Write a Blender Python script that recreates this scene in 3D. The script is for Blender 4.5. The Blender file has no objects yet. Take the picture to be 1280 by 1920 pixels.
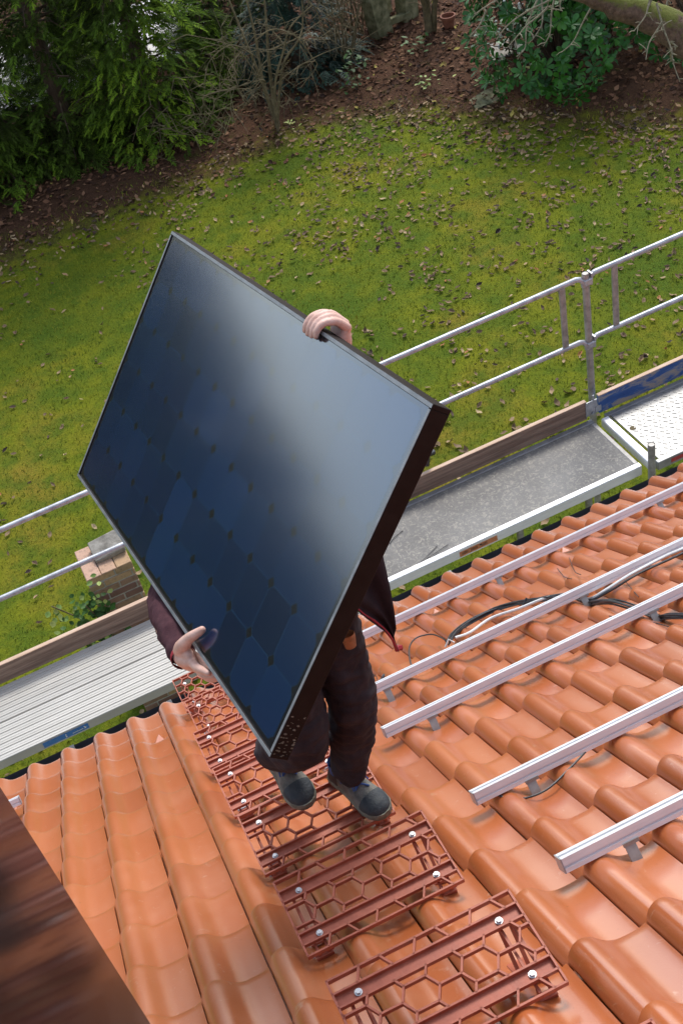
import bpy, math, random
import numpy as np
from mathutils import Vector, Matrix, noise
R_ = math.radians
random.seed(7)
S = bpy.context.scene
COL = S.collection

# ------------------------------------------------------------------ camera
# world: X along the eave, Y outwards from the house, Z up, origin on the eave line
CR = np.array([[0.90406086, -0.36814979, -0.21711676], [-0.40618645, -0.58200113, -0.70447658], [0.1329907, 0.72507959, -0.6757019]])
cd = bpy.data.cameras.new('camera'); cam = bpy.data.objects.new('camera', cd); COL.objects.link(cam)
rt, dn, fw = CR
m = Matrix.Identity(4)
for i in range(3):
    m[i][0] = rt[i]; m[i][1] = -dn[i]; m[i][2] = -fw[i]
m[0][3], m[1][3], m[2][3] = 0.01931236, -4.88316918, 5.52787418
cam.matrix_world = m
cd.sensor_fit = 'VERTICAL'; cd.sensor_height = 24; cd.sensor_width = 24
cd.lens = 24 * 2351.089 / 1920
cd.shift_x = (640 - 502.729) / 1920; cd.shift_y = (1005.578 - 960) / 1920
cd.clip_start = 0.05; cd.clip_end = 600
S.camera = cam

# ------------------------------------------------------------------ light
SUN_EL, SUN_AZ = 48, 32         # azimuth measured from +Y towards +X
w = bpy.data.worlds.new('World'); S.world = w; w.use_nodes = True
nt = w.node_tree; nt.nodes.clear()
sky = nt.nodes.new('ShaderNodeTexSky'); sky.sky_type = 'NISHITA'; sky.sun_disc = False
sky.sun_elevation = R_(SUN_EL); sky.sun_rotation = R_(SUN_AZ); sky.dust_density = 1.0; sky.air_density = 1.05; sky.ozone_density = 1.2
bg = nt.nodes.new('ShaderNodeBackground'); bg.inputs['Strength'].default_value = 0.15
hs = nt.nodes.new('ShaderNodeHueSaturation'); hs.inputs['Saturation'].default_value = 0.6
ow = nt.nodes.new('ShaderNodeOutputWorld')
nt.links.new(sky.outputs[0], hs.inputs['Color']); nt.links.new(hs.outputs[0], bg.inputs[0]); nt.links.new(bg.outputs[0], ow.inputs[0])
sd = bpy.data.lights.new('sun', 'SUN'); sd.energy = 1.5; sd.angle = R_(18); sd.color = (1, 0.95, 0.87)
so = bpy.data.objects.new('sun', sd); COL.objects.link(so)
sv = Vector((math.sin(R_(SUN_AZ)) * math.cos(R_(SUN_EL)), math.cos(R_(SUN_AZ)) * math.cos(R_(SUN_EL)), math.sin(R_(SUN_EL))))
so.rotation_euler = sv.to_track_quat('Z', 'Y').to_euler(); so.location = (0, -8, 20)
S.view_settings.view_transform = 'Standard'; S.view_settings.look = 'None'
S.view_settings.exposure = 1.03; S.view_settings.gamma = 1

# ------------------------------------------------------------------ helpers
class MB:
    """collects faces; build() links them as ONE mesh object"""
    def __init__(s): s.v = []; s.f = []; s.t = []; s.cur = 0.5
    def add(s, vs, fs):
        o = len(s.v); s.v += [tuple(map(float, v)) for v in vs]; s.f += [tuple(i + o for i in f) for f in fs]
        s.t += [s.cur] * len(vs); return s
    def box(s, c, sx, sy, sz, ax=None):
        c = Vector(c); X, Y, Z = ax if ax else (Vector((1, 0, 0)), Vector((0, 1, 0)), Vector((0, 0, 1)))
        vs = [c + X * (a * sx / 2) + Y * (b * sy / 2) + Z * (d * sz / 2) for d in (-1, 1) for b in (-1, 1) for a in (-1, 1)]
        return s.add(vs, [(0, 2, 3, 1), (4, 5, 7, 6), (0, 1, 5, 4), (2, 6, 7, 3), (0, 4, 6, 2), (1, 3, 7, 5)])
    def bbox(s, c, sx, sy, sz, ax=None, b=0.003):
        # chamfered box: octagonal prism-like with chamfered vertical and horizontal edges
        c = Vector(c); X, Y, Z = ax if ax else (Vector((1, 0, 0)), Vector((0, 1, 0)), Vector((0, 0, 1)))
        hx, hy, hz = sx / 2, sy / 2, sz / 2; b = min(b, hx * .6, hy * .6, hz * .6); vs = []
        for z, i in ((-hz, b), (-hz + b, 0), (hz - b, 0), (hz, b)):
            for x, y in ((-hx + b, -hy + i), (hx - b, -hy + i), (hx - i, -hy + b), (hx - i, hy - b), (hx - b, hy - i), (-hx + b, hy - i), (-hx + i, hy - b), (-hx + i, -hy + b)):
                vs.append(c + X * x + Y * y + Z * z)
        fs = [tuple(reversed(range(8))), tuple(range(24, 32))]
        for k in range(3):
            for j in range(8): fs.append((k * 8 + j, k * 8 + (j + 1) % 8, k * 8 + 8 + (j + 1) % 8, k * 8 + 8 + j))
        return s.add(vs, fs)
    def tube(s, pts, r, n=8, cap=True, hollow=False):
        pts = [Vector(p) for p in pts]
        rs = list(r) if hasattr(r, '__len__') else [r] * len(pts)
        T = []
        for i in range(len(pts)):
            d = pts[min(i + 1, len(pts) - 1)] - pts[max(i - 1, 0)]
            T.append(d.normalized() if d.length > 1e-9 else Vector((0, 0, 1)))
        u = T[0].orthogonal().normalized(); vs = []; fs = []
        for i, p in enumerate(pts):
            u = (u - T[i] * u.dot(T[i])); u = u.normalized() if u.length > 1e-6 else T[i].orthogonal().normalized()
            v = T[i].cross(u)
            for k in range(n):
                a = 2 * math.pi * k / n; vs.append(p + (u * math.cos(a) + v * math.sin(a)) * rs[i])
        for i in range(len(pts) - 1):
            for k in range(n):
                fs.append((i * n + k, i * n + (k + 1) % n, (i + 1) * n + (k + 1) % n, (i + 1) * n + k))
        if cap: fs += [tuple(reversed(range(n))), tuple(range((len(pts) - 1) * n, len(pts) * n))]
        return s.add(vs, fs)
    def prism(s, prof, a, b, X, Y):
        """profile (x,y list, closed) swept from a to b"""
        n = len(prof); X = Vector(X); Y = Vector(Y)
        vs = [Vector(e) + X * x + Y * y for e in (a, b) for x, y in prof]
        fs = [tuple(reversed(range(n))), tuple(range(n, 2 * n))] + [(i, (i + 1) % n, n + (i + 1) % n, n + i) for i in range(n)]
        return s.add(vs, fs)
    def sphere(s, c, r, n=10, sc=(1, 1, 1)):
        vs = []; fs = []; c = Vector(c)
        for i in range(n + 1):
            th = math.pi * i / n
            for j in range(n):
                ph = 2 * math.pi * j / n
                vs.append(c + Vector((r * sc[0] * math.sin(th) * math.cos(ph), r * sc[1] * math.sin(th) * math.sin(ph), r * sc[2] * math.cos(th))))
        for i in range(n):
            for j in range(n): fs.append((i * n + j, (i + 1) * n + j, (i + 1) * n + (j + 1) % n, i * n + (j + 1) % n))
        return s.add(vs, fs)
    def mesh(s, name, off=(0, 0, 0), smooth=35):
        me = bpy.data.meshes.new(name)
        o = Vector(off)
        me.from_pydata([Vector(v) - o for v in s.v], [], s.f); me.update()
        a = me.attributes.new('tint', 'FLOAT', 'POINT'); a.data.foreach_set('value', s.t)
        if smooth: me.shade_smooth(); me.set_sharp_from_angle(angle=R_(smooth))
        return me

WL = {}
def wloc(o): return WL.get(o.name, Vector((0, 0, 0)))
def link(name, me, mat, parent=None):
    o = bpy.data.objects.new(name, me); COL.objects.link(o)
    if mat: me.materials.clear(); me.materials.append(mat)
    if parent is not None: o.parent = parent
    WL[o.name] = wloc(parent) if parent is not None else Vector((0, 0, 0))
    return o
def part(name, mb, mat, parent=None, smooth=35, label=None):
    o = link(name, mb.mesh(name, wloc(parent) if parent is not None else (0, 0, 0), smooth), mat, parent)
    if label: o['label'] = label
    return o
def tag(o, label, cat, group=None):
    o['label'] = label; o['category'] = cat
    if group: o['group'] = group
    return o
def thing(name, loc, label, cat, group=None):
    o = bpy.data.objects.new(name, None); COL.objects.link(o); o.location = loc; o.empty_display_size = .1
    WL[o.name] = Vector(loc); return tag(o, label, cat, group)
def solo(name, mb, mat, label, cat, group=None, smooth=35, base=None):
    """a thing that is one mesh; its origin is put at base"""
    base = Vector(base) if base is not None else Vector(mb.v[0])
    o = bpy.data.objects.new(name, mb.mesh(name, base, smooth)); COL.objects.link(o); o.location = base
    o.data.materials.append(mat); WL[o.name] = base
    return tag(o, label, cat, group)
def dup(root, loc, label=None, rotz=None, scale=None):
    r = root.copy(); COL.objects.link(r); r.location = loc; WL[r.name] = Vector(loc)
    if rotz is not None: r.rotation_euler = (0, 0, rotz)
    if scale is not None: r.scale = (scale,) * 3
    if label: r['label'] = label
    for ch in list(root.children):
        c = ch.copy(); COL.objects.link(c); c.parent = r
        for g in list(ch.children):
            d = g.copy(); COL.objects.link(d); d.parent = c
    return r

# ------------------------------------------------------------------ materials
def nodes(name):
    mt = bpy.data.materials.new(name); mt.use_nodes = True; t = mt.node_tree; t.nodes.clear()
    o = t.nodes.new('ShaderNodeOutputMaterial'); b = t.nodes.new('ShaderNodeBsdfPrincipled'); t.links.new(b.outputs[0], o.inputs[0])
    return mt, t, b
def N(t, kind, **k):
    n = t.nodes.new(kind)
    for a, v in k.items():
        if a.startswith('i_'): n.inputs[a[2:].replace('_', ' ')].default_value = v
        else: setattr(n, a, v)
    return n
def ramp(t, src, stops):
    r = t.nodes.new('ShaderNodeValToRGB'); e = r.color_ramp.elements
    while len(e) < len(stops): e.new(.5)
    for i, (p, c) in enumerate(stops): e[i].position = p; e[i].color = (*c, 1) if len(c) == 3 else c
    t.links.new(src, r.inputs[0]); return r
def noi(t, scale, detail=4, rough=.55, vec=None, dist=0):
    n = N(t, 'ShaderNodeTexNoise'); n.inputs['Scale'].default_value = scale; n.inputs['Detail'].default_value = detail
    n.inputs['Roughness'].default_value = rough; n.inputs['Distortion'].default_value = dist
    if vec is not None: t.links.new(vec, n.inputs['Vector'])
    return n
def mapd(t, sc):
    c = N(t, 'ShaderNodeTexCoord'); mp = N(t, 'ShaderNodeMapping'); mp.inputs['Scale'].default_value = sc
    t.links.new(c.outputs['Object'], mp.inputs[0]); return mp.outputs[0]
def mix(t, a, b, fac, mode='MIX'):
    x = N(t, 'ShaderNodeMix', data_type='RGBA', blend_type=mode)
    for s_, k in ((fac, 0), (a, 6), (b, 7)):
        if isinstance(s_, (int, float)): x.inputs[k].default_value = s_
        elif isinstance(s_, tuple): x.inputs[k].default_value = (*s_, 1)
        else: t.links.new(s_, x.inputs[k])
    return x.outputs[2]
def bump(t, b, src, strength=.2, dist=.01):
    n = N(t, 'ShaderNodeBump'); n.inputs['Strength'].default_value = strength; n.inputs['Distance'].default_value = dist
    t.links.new(src, n.inputs['Height']); t.links.new(n.outputs[0], b.inputs['Normal'])
def pm(name, c1, c2=None, rough=.5, metal=0, scale=20, sc=(1, 1, 1), bs=None, bstr=.15, rvar=.1, detail=5, lo=.35, hi=.65, spec=None, coat=0, coatr=.1):
    """surface whose colour wanders between c1 and c2"""
    mt, t, b = nodes(name); c2 = c2 or tuple(min(1, x * 1.25) for x in c1)
    v = mapd(t, sc); n = noi(t, scale, detail, .6, v)
    t.links.new(ramp(t, n.outputs[0], [(lo, c1), (hi, c2)]).outputs[0], b.inputs['Base Color'])
    rr = N(t, 'ShaderNodeMapRange'); rr.inputs['To Min'].default_value = max(0, rough - rvar); rr.inputs['To Max'].default_value = min(1, rough + rvar)
    t.links.new(n.outputs[0], rr.inputs[0]); t.links.new(rr.outputs[0], b.inputs['Roughness'])
    b.inputs['Metallic'].default_value = metal
    if spec is not None: b.inputs['Specular IOR Level'].default_value = spec
    if coat: b.inputs['Coat Weight'].default_value = coat; b.inputs['Coat Roughness'].default_value = coatr
    n2 = noi(t, bs or scale * 4, 3, .6, v); bump(t, b, n2.outputs[0], bstr)
    return mt
def tintmat(name, stops, rough=.5, spec=.3, bs=60, bstr=.1, sub=0):
    """colour from each leaf's own tint attribute"""
    mt, t, b = nodes(name); a = N(t, 'ShaderNodeAttribute', attribute_name='tint')
    t.links.new(ramp(t, a.outputs['Fac'], stops).outputs[0], b.inputs['Base Color'])
    b.inputs['Roughness'].default_value = rough; b.inputs['Specular IOR Level'].default_value = spec
    if bstr: bump(t, b, noi(t, bs, 2, .5, mapd(t, (1, 1, 1))).outputs[0], bstr)
    return mt

M = {}
# engobed clay roof tiles
mt, t, b = nodes('clay_tile'); M['tile'] = mt
gi = N(t, 'ShaderNodeNewGeometry'); a = N(t, 'ShaderNodeAttribute', attribute_name='tint')
v = mapd(t, (1, 1, 1))
base = ramp(t, a.outputs['Fac'], [(0, (.35, .089, .024)), (.5, (.42, .112, .031)), (1, (.475, .142, .046))]).outputs[0]
n1 = noi(t, 3.2, 6, .62, v); base = mix(t, base, (.48, .19, .09), ramp(t, n1.outputs[0], [(.50, (0, 0, 0)), (.75, (.4, .4, .4))]).outputs[0])
n2 = noi(t, 26, 6, .7, v, .6); base = mix(t, base, (.56, .36, .26), ramp(t, n2.outputs[0], [(.62, (0, 0, 0)), (.74, (.5, .5, .5))]).outputs[0])
n3 = noi(t, 70, 4, .7, v); base = mix(t, base, (.15, .06, .03), ramp(t, n3.outputs[0], [(.64, (0, 0, 0)), (.76, (.55, .55, .55))]).outputs[0])
t.links.new(base, b.inputs['Base Color'])
t.links.new(ramp(t, n1.outputs[0], [(.35, (.30, .30, .30)), (.7, (.46, .46, .46))]).outputs[0], b.inputs['Roughness'])
b.inputs['Specular IOR Level'].default_value = .5
b.inputs['Coat Weight'].default_value = 1; b.inputs['Coat Roughness'].default_value = .20; b.inputs['Coat IOR'].default_value = 1.6
bump(t, b, noi(t, 160, 4, .7, v).outputs[0], .10, .004)

M['grate'] = pm('red_painted_steel', (.33, .078, .040), (.43, .115, .062), rough=.5, scale=30, bs=200, bstr=.08)
M['bolt'] = pm('zinc_bolt', (.45, .45, .46), (.62, .62, .63), rough=.35, metal=.6, scale=60)
M['alu'] = pm('mill_aluminium', (.76, .76, .78), (.85, .85, .87), rough=.36, metal=.25, scale=8, sc=(1, 8, 8), bs=60, bstr=.05)
M['steel'] = pm('stainless_strip', (.30, .29, .275), (.40, .39, .37), rough=.4, metal=.5, scale=30, bstr=.05)
M['galv'] = pm('galvanised_tube', (.30, .315, .34), (.47, .49, .52), rough=.42, metal=.45, scale=18, bs=90, bstr=.12)
M['galvdull'] = pm('weathered_zinc', (.24, .23, .215), (.40, .385, .365), rough=.55, metal=.4, scale=22, bs=120, bstr=.15)
M['gutter'] = pm('dark_gutter', (.028, .032, .040), (.045, .05, .06), rough=.45, scale=12, bstr=.08)
M['deckribs'] = pm('scuffed_aluminium_planks', (.43, .41, .36), (.58, .555, .50), rough=.5, metal=.1, scale=4, sc=(.6, 4, 1), bs=40, bstr=.08, detail=9, lo=.25, hi=.75)
M['checker'] = pm('checker_plate', (.19, .19, .187), (.29, .29, .286), rough=.4, metal=.35, scale=9, bs=60, bstr=.1)
M['toewood'] = pm('old_pine_board', (.17, .115, .085), (.36, .27, .205), rough=.8, scale=7, sc=(.35, 7, 7), bs=30, bstr=.35, detail=8)
M['toetop'] = pm('pale_board_edge', (.46, .30, .20), (.62, .46, .34), rough=.8, scale=9, sc=(.4, 6, 6), bs=30, bstr=.3)
# blue painted board, paint rubbed through to grey wood
mt, t, b = nodes('worn_blue_paint'); M['toeblue'] = mt
v = mapd(t, (.8, 3, 3)); n1 = noi(t, 6, 9, .72, v, .8)
c = ramp(t, n1.outputs[0], [(.40, (.36, .32, .28)), (.47, (.22, .25, .33)), (.53, (.04, .12, .36)), (.7, (.03, .085, .28))]).outputs[0]
t.links.new(c, b.inputs['Base Color']); b.inputs['Roughness'].default_value = .7; bump(t, b, n1.outputs[0], .3)
# grey phenolic plywood with footprints and crumbs
mt, t, b = nodes('grey_ply_deck'); M['ply'] = mt
v = mapd(t, (1, 1, 1)); n1 = noi(t, 2.2, 5, .6, v); n2 = noi(t, 34, 7, .75, v, 1.2); n3 = noi(t, 120, 4, .7, v)
c = ramp(t, n1.outputs[0], [(.3, (.105, .098, .090)), (.7, (.19, .182, .168))]).outputs[0]
c = mix(t, c, (.44, .40, .32), ramp(t, n2.outputs[0], [(.50, (0, 0, 0)), (.64, (.55, .55, .55))]).outputs[0])
c = mix(t, c, (.05, .045, .04), ramp(t, n3.outputs[0], [(.60, (0, 0, 0)), (.75, (.6, .6, .6))]).outputs[0])
t.links.new(c, b.inputs['Base Color']); b.inputs['Roughness'].default_value = .62; bump(t, b, n2.outputs[0], .15)
M['orange'] = pm('orange_sticker', (.62, .20, .07), (.74, .27, .11), rough=.5, scale=40)
M['blue'] = pm('blue_sticker', (.02, .16, .46), (.03, .20, .54), rough=.4, scale=20)
M['white'] = pm('white_print', (.74, .74, .74), (.82, .82, .82), rough=.5)
M['red'] = pm('red_paint', (.45, .03, .035), (.60, .05, .05), rough=.6, scale=40)
M['black'] = pm('black_print', (.015, .015, .015), (.03, .03, .03), rough=.5)
M['cable'] = pm('black_cable', (.018, .019, .022), (.035, .037, .042), rough=.4, scale=50)
M['wcable'] = pm('grey_white_cable', (.60, .62, .60), (.72, .74, .72), rough=.45, scale=50)
# solar panel
M['pframe'] = pm('black_anodised_frame', (.010, .006, .005), (.016, .010, .008), rough=.6, spec=.15, scale=25, bs=120, bstr=.04)
M['litlip'] = pm('lit_frame_lip', (.17, .18, .19), (.26, .27, .28), rough=.36, metal=.3, scale=25, bstr=.03)  # grey colour stands in for light reflected off the black frame's top lip
def glassy(name, base, rnd=None):
    mt, t, b = nodes(name)
    if rnd:
        g = N(t, 'ShaderNodeAttribute', attribute_name='tint')
        t.links.new(ramp(t, g.outputs['Fac'], [(0, rnd[0]), (1, rnd[1])]).outputs[0], b.inputs['Base Color'])
    else: b.inputs['Base Color'].default_value = (*base, 1)
    b.inputs['Roughness'].default_value = .4; b.inputs['Roughness'].default_value = .13; b.inputs['Specular IOR Level'].default_value = .75; b.inputs['Specular Tint'].default_value = (.18, .45, 1, 1); b.inputs['Coat Weight'].default_value = 1; b.inputs['Coat IOR'].default_value = 1.68; b.inputs['Coat Roughness'].default_value = .12
    v = mapd(t, (1, 1, 1)); bump(t, b, noi(t, 900, 2, .5, v).outputs[0], .02, .001)
    return mt
M['cell'] = glassy('silicon_cell', (.006, .014, .045), ((.005, .013, .036), (.007, .027, .078)))
M['cellgap'] = glassy('cell_edge_gap', (.011, .038, .082))
M['back'] = glassy('black_backsheet', (.010, .010, .012))
# dark brown glossy cladding
mt, t, b = nodes('brown_sheet_cladding'); M['clad'] = mt
v = mapd(t, (1, 1, 1)); n1 = noi(t, 3, 6, .6, v)
t.links.new(ramp(t, n1.outputs[0], [(.3, (.011, .008, .0075)), (.7, (.017, .012, .0105))]).outputs[0], b.inputs['Base Color'])
b.inputs['Roughness'].default_value = .10; b.inputs['IOR'].default_value = 1.45; b.inputs['Specular IOR Level'].default_value = .07
bump(t, b, noi(t, 9, 3, .5, v).outputs[0], .012, .01)
# person
M['skin'] = pm('skin', (.54, .31, .235), (.68, .44, .36), rough=.5, scale=30, bs=150, bstr=.12)
M['fleece'] = pm('wine_fleece', (.050, .020, .026), (.075, .032, .038), rough=.95, scale=40, bs=400, bstr=.3, spec=.15)
M['jacket'] = pm('dark_jacket', (.016, .011, .014), (.030, .021, .026), rough=.85, scale=15, bs=300, bstr=.3, spec=.2)
M['trouser'] = pm('charcoal_trousers', (.024, .018, .021), (.044, .034, .038), rough=.9, scale=12, bs=260, bstr=.25, spec=.2)
M['lining'] = pm('red_lining', (.20, .006, .014), (.32, .010, .022), rough=.7, scale=40)
M['shoedark'] = pm('navy_shoe_leather', (.009, .014, .020), (.045, .050, .050), rough=.65, scale=25, bs=120, bstr=.25, lo=.4, hi=.75)
M['shoetan'] = pm('dusty_suede', (.085, .082, .072), (.19, .178, .15), rough=.9, scale=30, bs=150, bstr=.4)
M['sole'] = pm('dirty_sole', (.10, .10, .075), (.21, .205, .16), rough=.85, scale=30, bs=100, bstr=.3)
M['lace'] = pm('blue_lace', (.02, .06, .20), (.05, .11, .30), rough=.8, scale=60)
M['leather'] = pm('brown_leather', (.20, .075, .025), (.32, .13, .05), rough=.6, scale=40)
M['hair'] = pm('brown_hair', (.03, .018, .01), (.06, .036, .02), rough=.6, scale=50, bs=200, bstr=.5)
M['eye'] = pm('eye', (.5, .5, .5), (.6, .6, .6), rough=.2)
# brick
mt, t, b = nodes('mixed_brick'); M['brick'] = mt
a = N(t, 'ShaderNodeAttribute', attribute_name='tint'); v = mapd(t, (1, 1, 1)); n1 = noi(t, 30, 6, .7, v)
c = ramp(t, a.outputs['Fac'], [(0, (.17, .085, .07)), (.35, (.26, .15, .11)), (.6, (.33, .22, .12)), (.8, (.42, .27, .15)), (1, (.52, .33, .25))]).outputs[0]
c = mix(t, c, (.10, .07, .05), ramp(t, n1.outputs[0], [(.5, (0, 0, 0)), (.75, (.7, .7, .7))]).outputs[0])
t.links.new(c, b.inputs['Base Color']); b.inputs['Roughness'].default_value = .9; bump(t, b, n1.outputs[0], .5)
M['mortar'] = pm('mortar', (.30, .28, .25), (.42, .40, .36), rough=.95, scale=40, bs=120, bstr=.4)
M['slab'] = pm('pale_stone', (.16, .145, .12), (.36, .335, .29), rough=.9, scale=12, bs=60, bstr=.4)
M['mossstone'] = pm('mossy_concrete', (.085, .085, .035), (.25, .235, .13), rough=.95, scale=9, bs=50, bstr=.5)
M['terracotta'] = pm('terracotta_pot', (.16, .055, .03), (.24, .09, .05), rough=.85)
M['render'] = pm('pale_render', (.62, .60, .57), (.72, .70, .67), rough=.9, scale=2)
M['bark'] = pm('dark_bark', (.045, .028, .017), (.10, .065, .042), rough=.95, scale=9, sc=(4, 4, .7), bs=30, bstr=.7)
M['stem'] = pm('olive_bark', (.075, .058, .026), (.165, .13, .066), rough=.9, scale=12, bs=60, bstr=.4)
M['twig'] = pm('lichen_twig', (.12, .105, .06), (.24, .215, .145), rough=.9, scale=25, bs=90, bstr=.4)
mt, t, b = nodes('mossy_bark'); M['mossbark'] = mt
v = mapd(t, (1, 1, 1)); n1 = noi(t, 5, 7, .7, v); g = N(t, 'ShaderNodeNewGeometry'); sx = N(t, 'ShaderNodeSeparateXYZ'); t.links.new(g.outputs['Normal'], sx.inputs[0])
ad = N(t, 'ShaderNodeMath', operation='MULTIPLY_ADD'); ad.inputs[1].default_value = .35; t.links.new(sx.outputs[2], ad.inputs[0]); t.links.new(n1.outputs[0], ad.inputs[2])
c0 = ramp(t, noi(t, 22, 6, .7, v).outputs[0], [(.35, (.06, .035, .022)), (.65, (.17, .11, .075))]).outputs[0]
c = mix(t, c0, (.12, .13, .018), ramp(t, ad.outputs[0], [(.62, (0, 0, 0)), (.76, (1, 1, 1))]).outputs[0])
t.links.new(c, b.inputs['Base Color']); b.inputs['Roughness'].default_value = .95; bump(t, b, noi(t, 30, 6, .7, v).outputs[0], .8, .03)
# foliage
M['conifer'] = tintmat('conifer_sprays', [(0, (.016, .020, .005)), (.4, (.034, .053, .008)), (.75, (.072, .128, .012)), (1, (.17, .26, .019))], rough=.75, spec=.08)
M['yew'] = tintmat('bluish_needles', [(0, (.008, .022, .016)), (1, (.028, .062, .036))], rough=.6)
M['laurel'] = tintmat('laurel_leaves', [(0, (.012, .048, .008)), (.5, (.028, .115, .016)), (1, (.075, .22, .034))], rough=.42, spec=.3)
M['ivy'] = tintmat('ivy_leaves', [(0, (.014, .045, .007)), (.6, (.045, .115, .014)), (.8, (.17, .26, .06)), (1, (.34, .36, .10))], rough=.55, spec=.25)
M['grass'] = tintmat('grass_blades', [(0, (.066, .106, .007)), (.5, (.148, .190, .009)), (1, (.28, .25, .022))], rough=.7, spec=.2, bstr=0)
M['leaf'] = tintmat('dry_leaves', [(0, (.035, .022, .016)), (.25, (.10, .062, .036)), (.5, (.19, .122, .064)), (.75, (.31, .21, .11)), (.95, (.42, .31, .17)), (1, (.36, .16, .06))], rough=.7, spec=.3)
M['litter'] = tintmat('leaf_litter', [(0, (.028, .014, .010)), (.3, (.075, .036, .021)), (.6, (.16, .075, .040)), (.9, (.28, .155, .085)), (1, (.34, .28, .07))], rough=.85, spec=.2)
M['berry'] = pm('white_berry', (.75, .76, .72), (.85, .86, .82), rough=.4)
# ground
mt, t, b = nodes('lawn_and_soil'); M['ground'] = mt
v = mapd(t, (1, 1, 1)); a = N(t, 'ShaderNodeAttribute', attribute_name='tint')
n1 = noi(t, .55, 4, .6, v); n2 = noi(t, 3.0, 5, .65, v); n3 = noi(t, 45, 6, .8, v)
g1 = ramp(t, n1.outputs[0], [(.33, (.082, .125, .008)), (.52, (.168, .186, .008)), (.68, (.23, .178, .020))]).outputs[0]
g1 = mix(t, g1, (.060, .115, .008), ramp(t, n2.outputs[0], [(.42, (0, 0, 0)), (.62, (.7, .7, .7))]).outputs[0])
g1 = mix(t, g1, (.02, .028, .004), ramp(t, n3.outputs[0], [(.50, (0, 0, 0)), (.68, (.8, .8, .8))]).outputs[0])
g1 = mix(t, g1, (.25, .25, .03), ramp(t, n3.outputs[0], [(.28, (.55, .55, .55)), (.44, (0, 0, 0))]).outputs[0])
s1 = ramp(t, n3.outputs[0], [(.3, (.026, .013, .007)), (.5, (.075, .036, .019)), (.68, (.145, .072, .038))]).outputs[0]
s1 = mix(t, s1, (.05, .055, .008), ramp(t, n2.outputs[0], [(.56, (0, 0, 0)), (.72, (.6, .6, .6))]).outputs[0])
md = N(t, 'ShaderNodeMath', operation='MULTIPLY_ADD'); md.inputs[1].default_value = .9; t.links.new(n2.outputs[0], md.inputs[0]); t.links.new(a.outputs['Fac'], md.inputs[2])
c = mix(t, g1, s1, ramp(t, md.outputs[0], [(.72, (0, 0, 0)), (1.22, (1, 1, 1))]).outputs[0])
t.links.new(c, b.inputs['Base Color']); b.inputs['Roughness'].default_value = .95; b.inputs['Specular IOR Level'].default_value = .15
bump(t, b, n3.outputs[0], .6, .05)

# ------------------------------------------------------------------ roof frame
TH = R_(36.8673); W = .205; G = .352446
U = Vector((1, 0, 0)); V = Vector((0, -math.cos(TH), math.sin(TH))); NN = Vector((0, math.sin(TH), math.cos(TH)))
def rp(x, s, h=0): return U * x + V * s + NN * h     # point on the roof: along eave, up the slope, above it

GZ = -2.6
BND = [(-30, 13.0), (-6, 11.9), (-2, 11.45), (.68, 11.3), (1.5, 11.35), (2.3, 11.3), (3.1, 11.35), (3.9, 11.35), (4.7, 11.45), (5.3, 11.5), (5.9, 11.35), (6.35, 10.97), (6.82, 10.57), (7.21, 10.04), (7.57, 9.5), (7.99, 8.99), (8.38, 8.58), (8.9, 8.0), (9.6, 7.0), (11, 5), (16, -2), (22, -10)]
def beyond(x, y):
    """signed distance past the edge of the lawn (positive in the planted border)"""
    best = 1e9; sg = 1
    for (x0, y0), (x1, y1) in zip(BND, BND[1:]):
        dx, dy = x1 - x0, y1 - y0; L = dx * dx + dy * dy; q = max(0, min(1, ((x - x0) * dx + (y - y0) * dy) / L))
        ex, ey = x - x0 - dx * q, y - y0 - dy * q; d = math.hypot(ex, ey)
        if d < best: best = d; sg = 1 if dx * ey - dy * ex > 0 else -1
    return best * sg
def gz(x, y):
    d = beyond(x, y) if y > 2 else -5
    return GZ + .035 * noise.noise(Vector((x * .7, y * .7, 3))) + max(0, min(d - 2.5, 14)) * .05

def build_ground():
    xs = list(np.arange(-3, 12.01, .2)); xs = [-180, -90, -50, -30, -20, -15, -12, -9, -7, -5, -4] + xs + [13, 14.5, 17, 20, 26, 35, 60, 110, 180]
    ys = [-60, -30, -15, -8, -4, -2, -1, 0, 1] + list(np.arange(1.6, 16.01, .2)) + [17, 18, 20, 23, 27, 32, 40, 60, 110, 220]
    mb = MB(); nx = len(xs)
    vs = []; tt = []
    for y in ys:
        for x in xs:
            d = beyond(x, y); vs.append((x, y, gz(x, y))); tt.append(max(0, min(1, .5 + d * .42)))
    fs = [(j * nx + i, j * nx + i + 1, j * nx + nx + i + 1, j * nx + nx + i) for j in range(len(ys) - 1) for i in range(nx - 1)]
    mb.add(vs, fs); mb.t = tt
    o = part('ground', mb, M['ground'], smooth=180); o['kind'] = 'structure'
build_ground()

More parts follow.
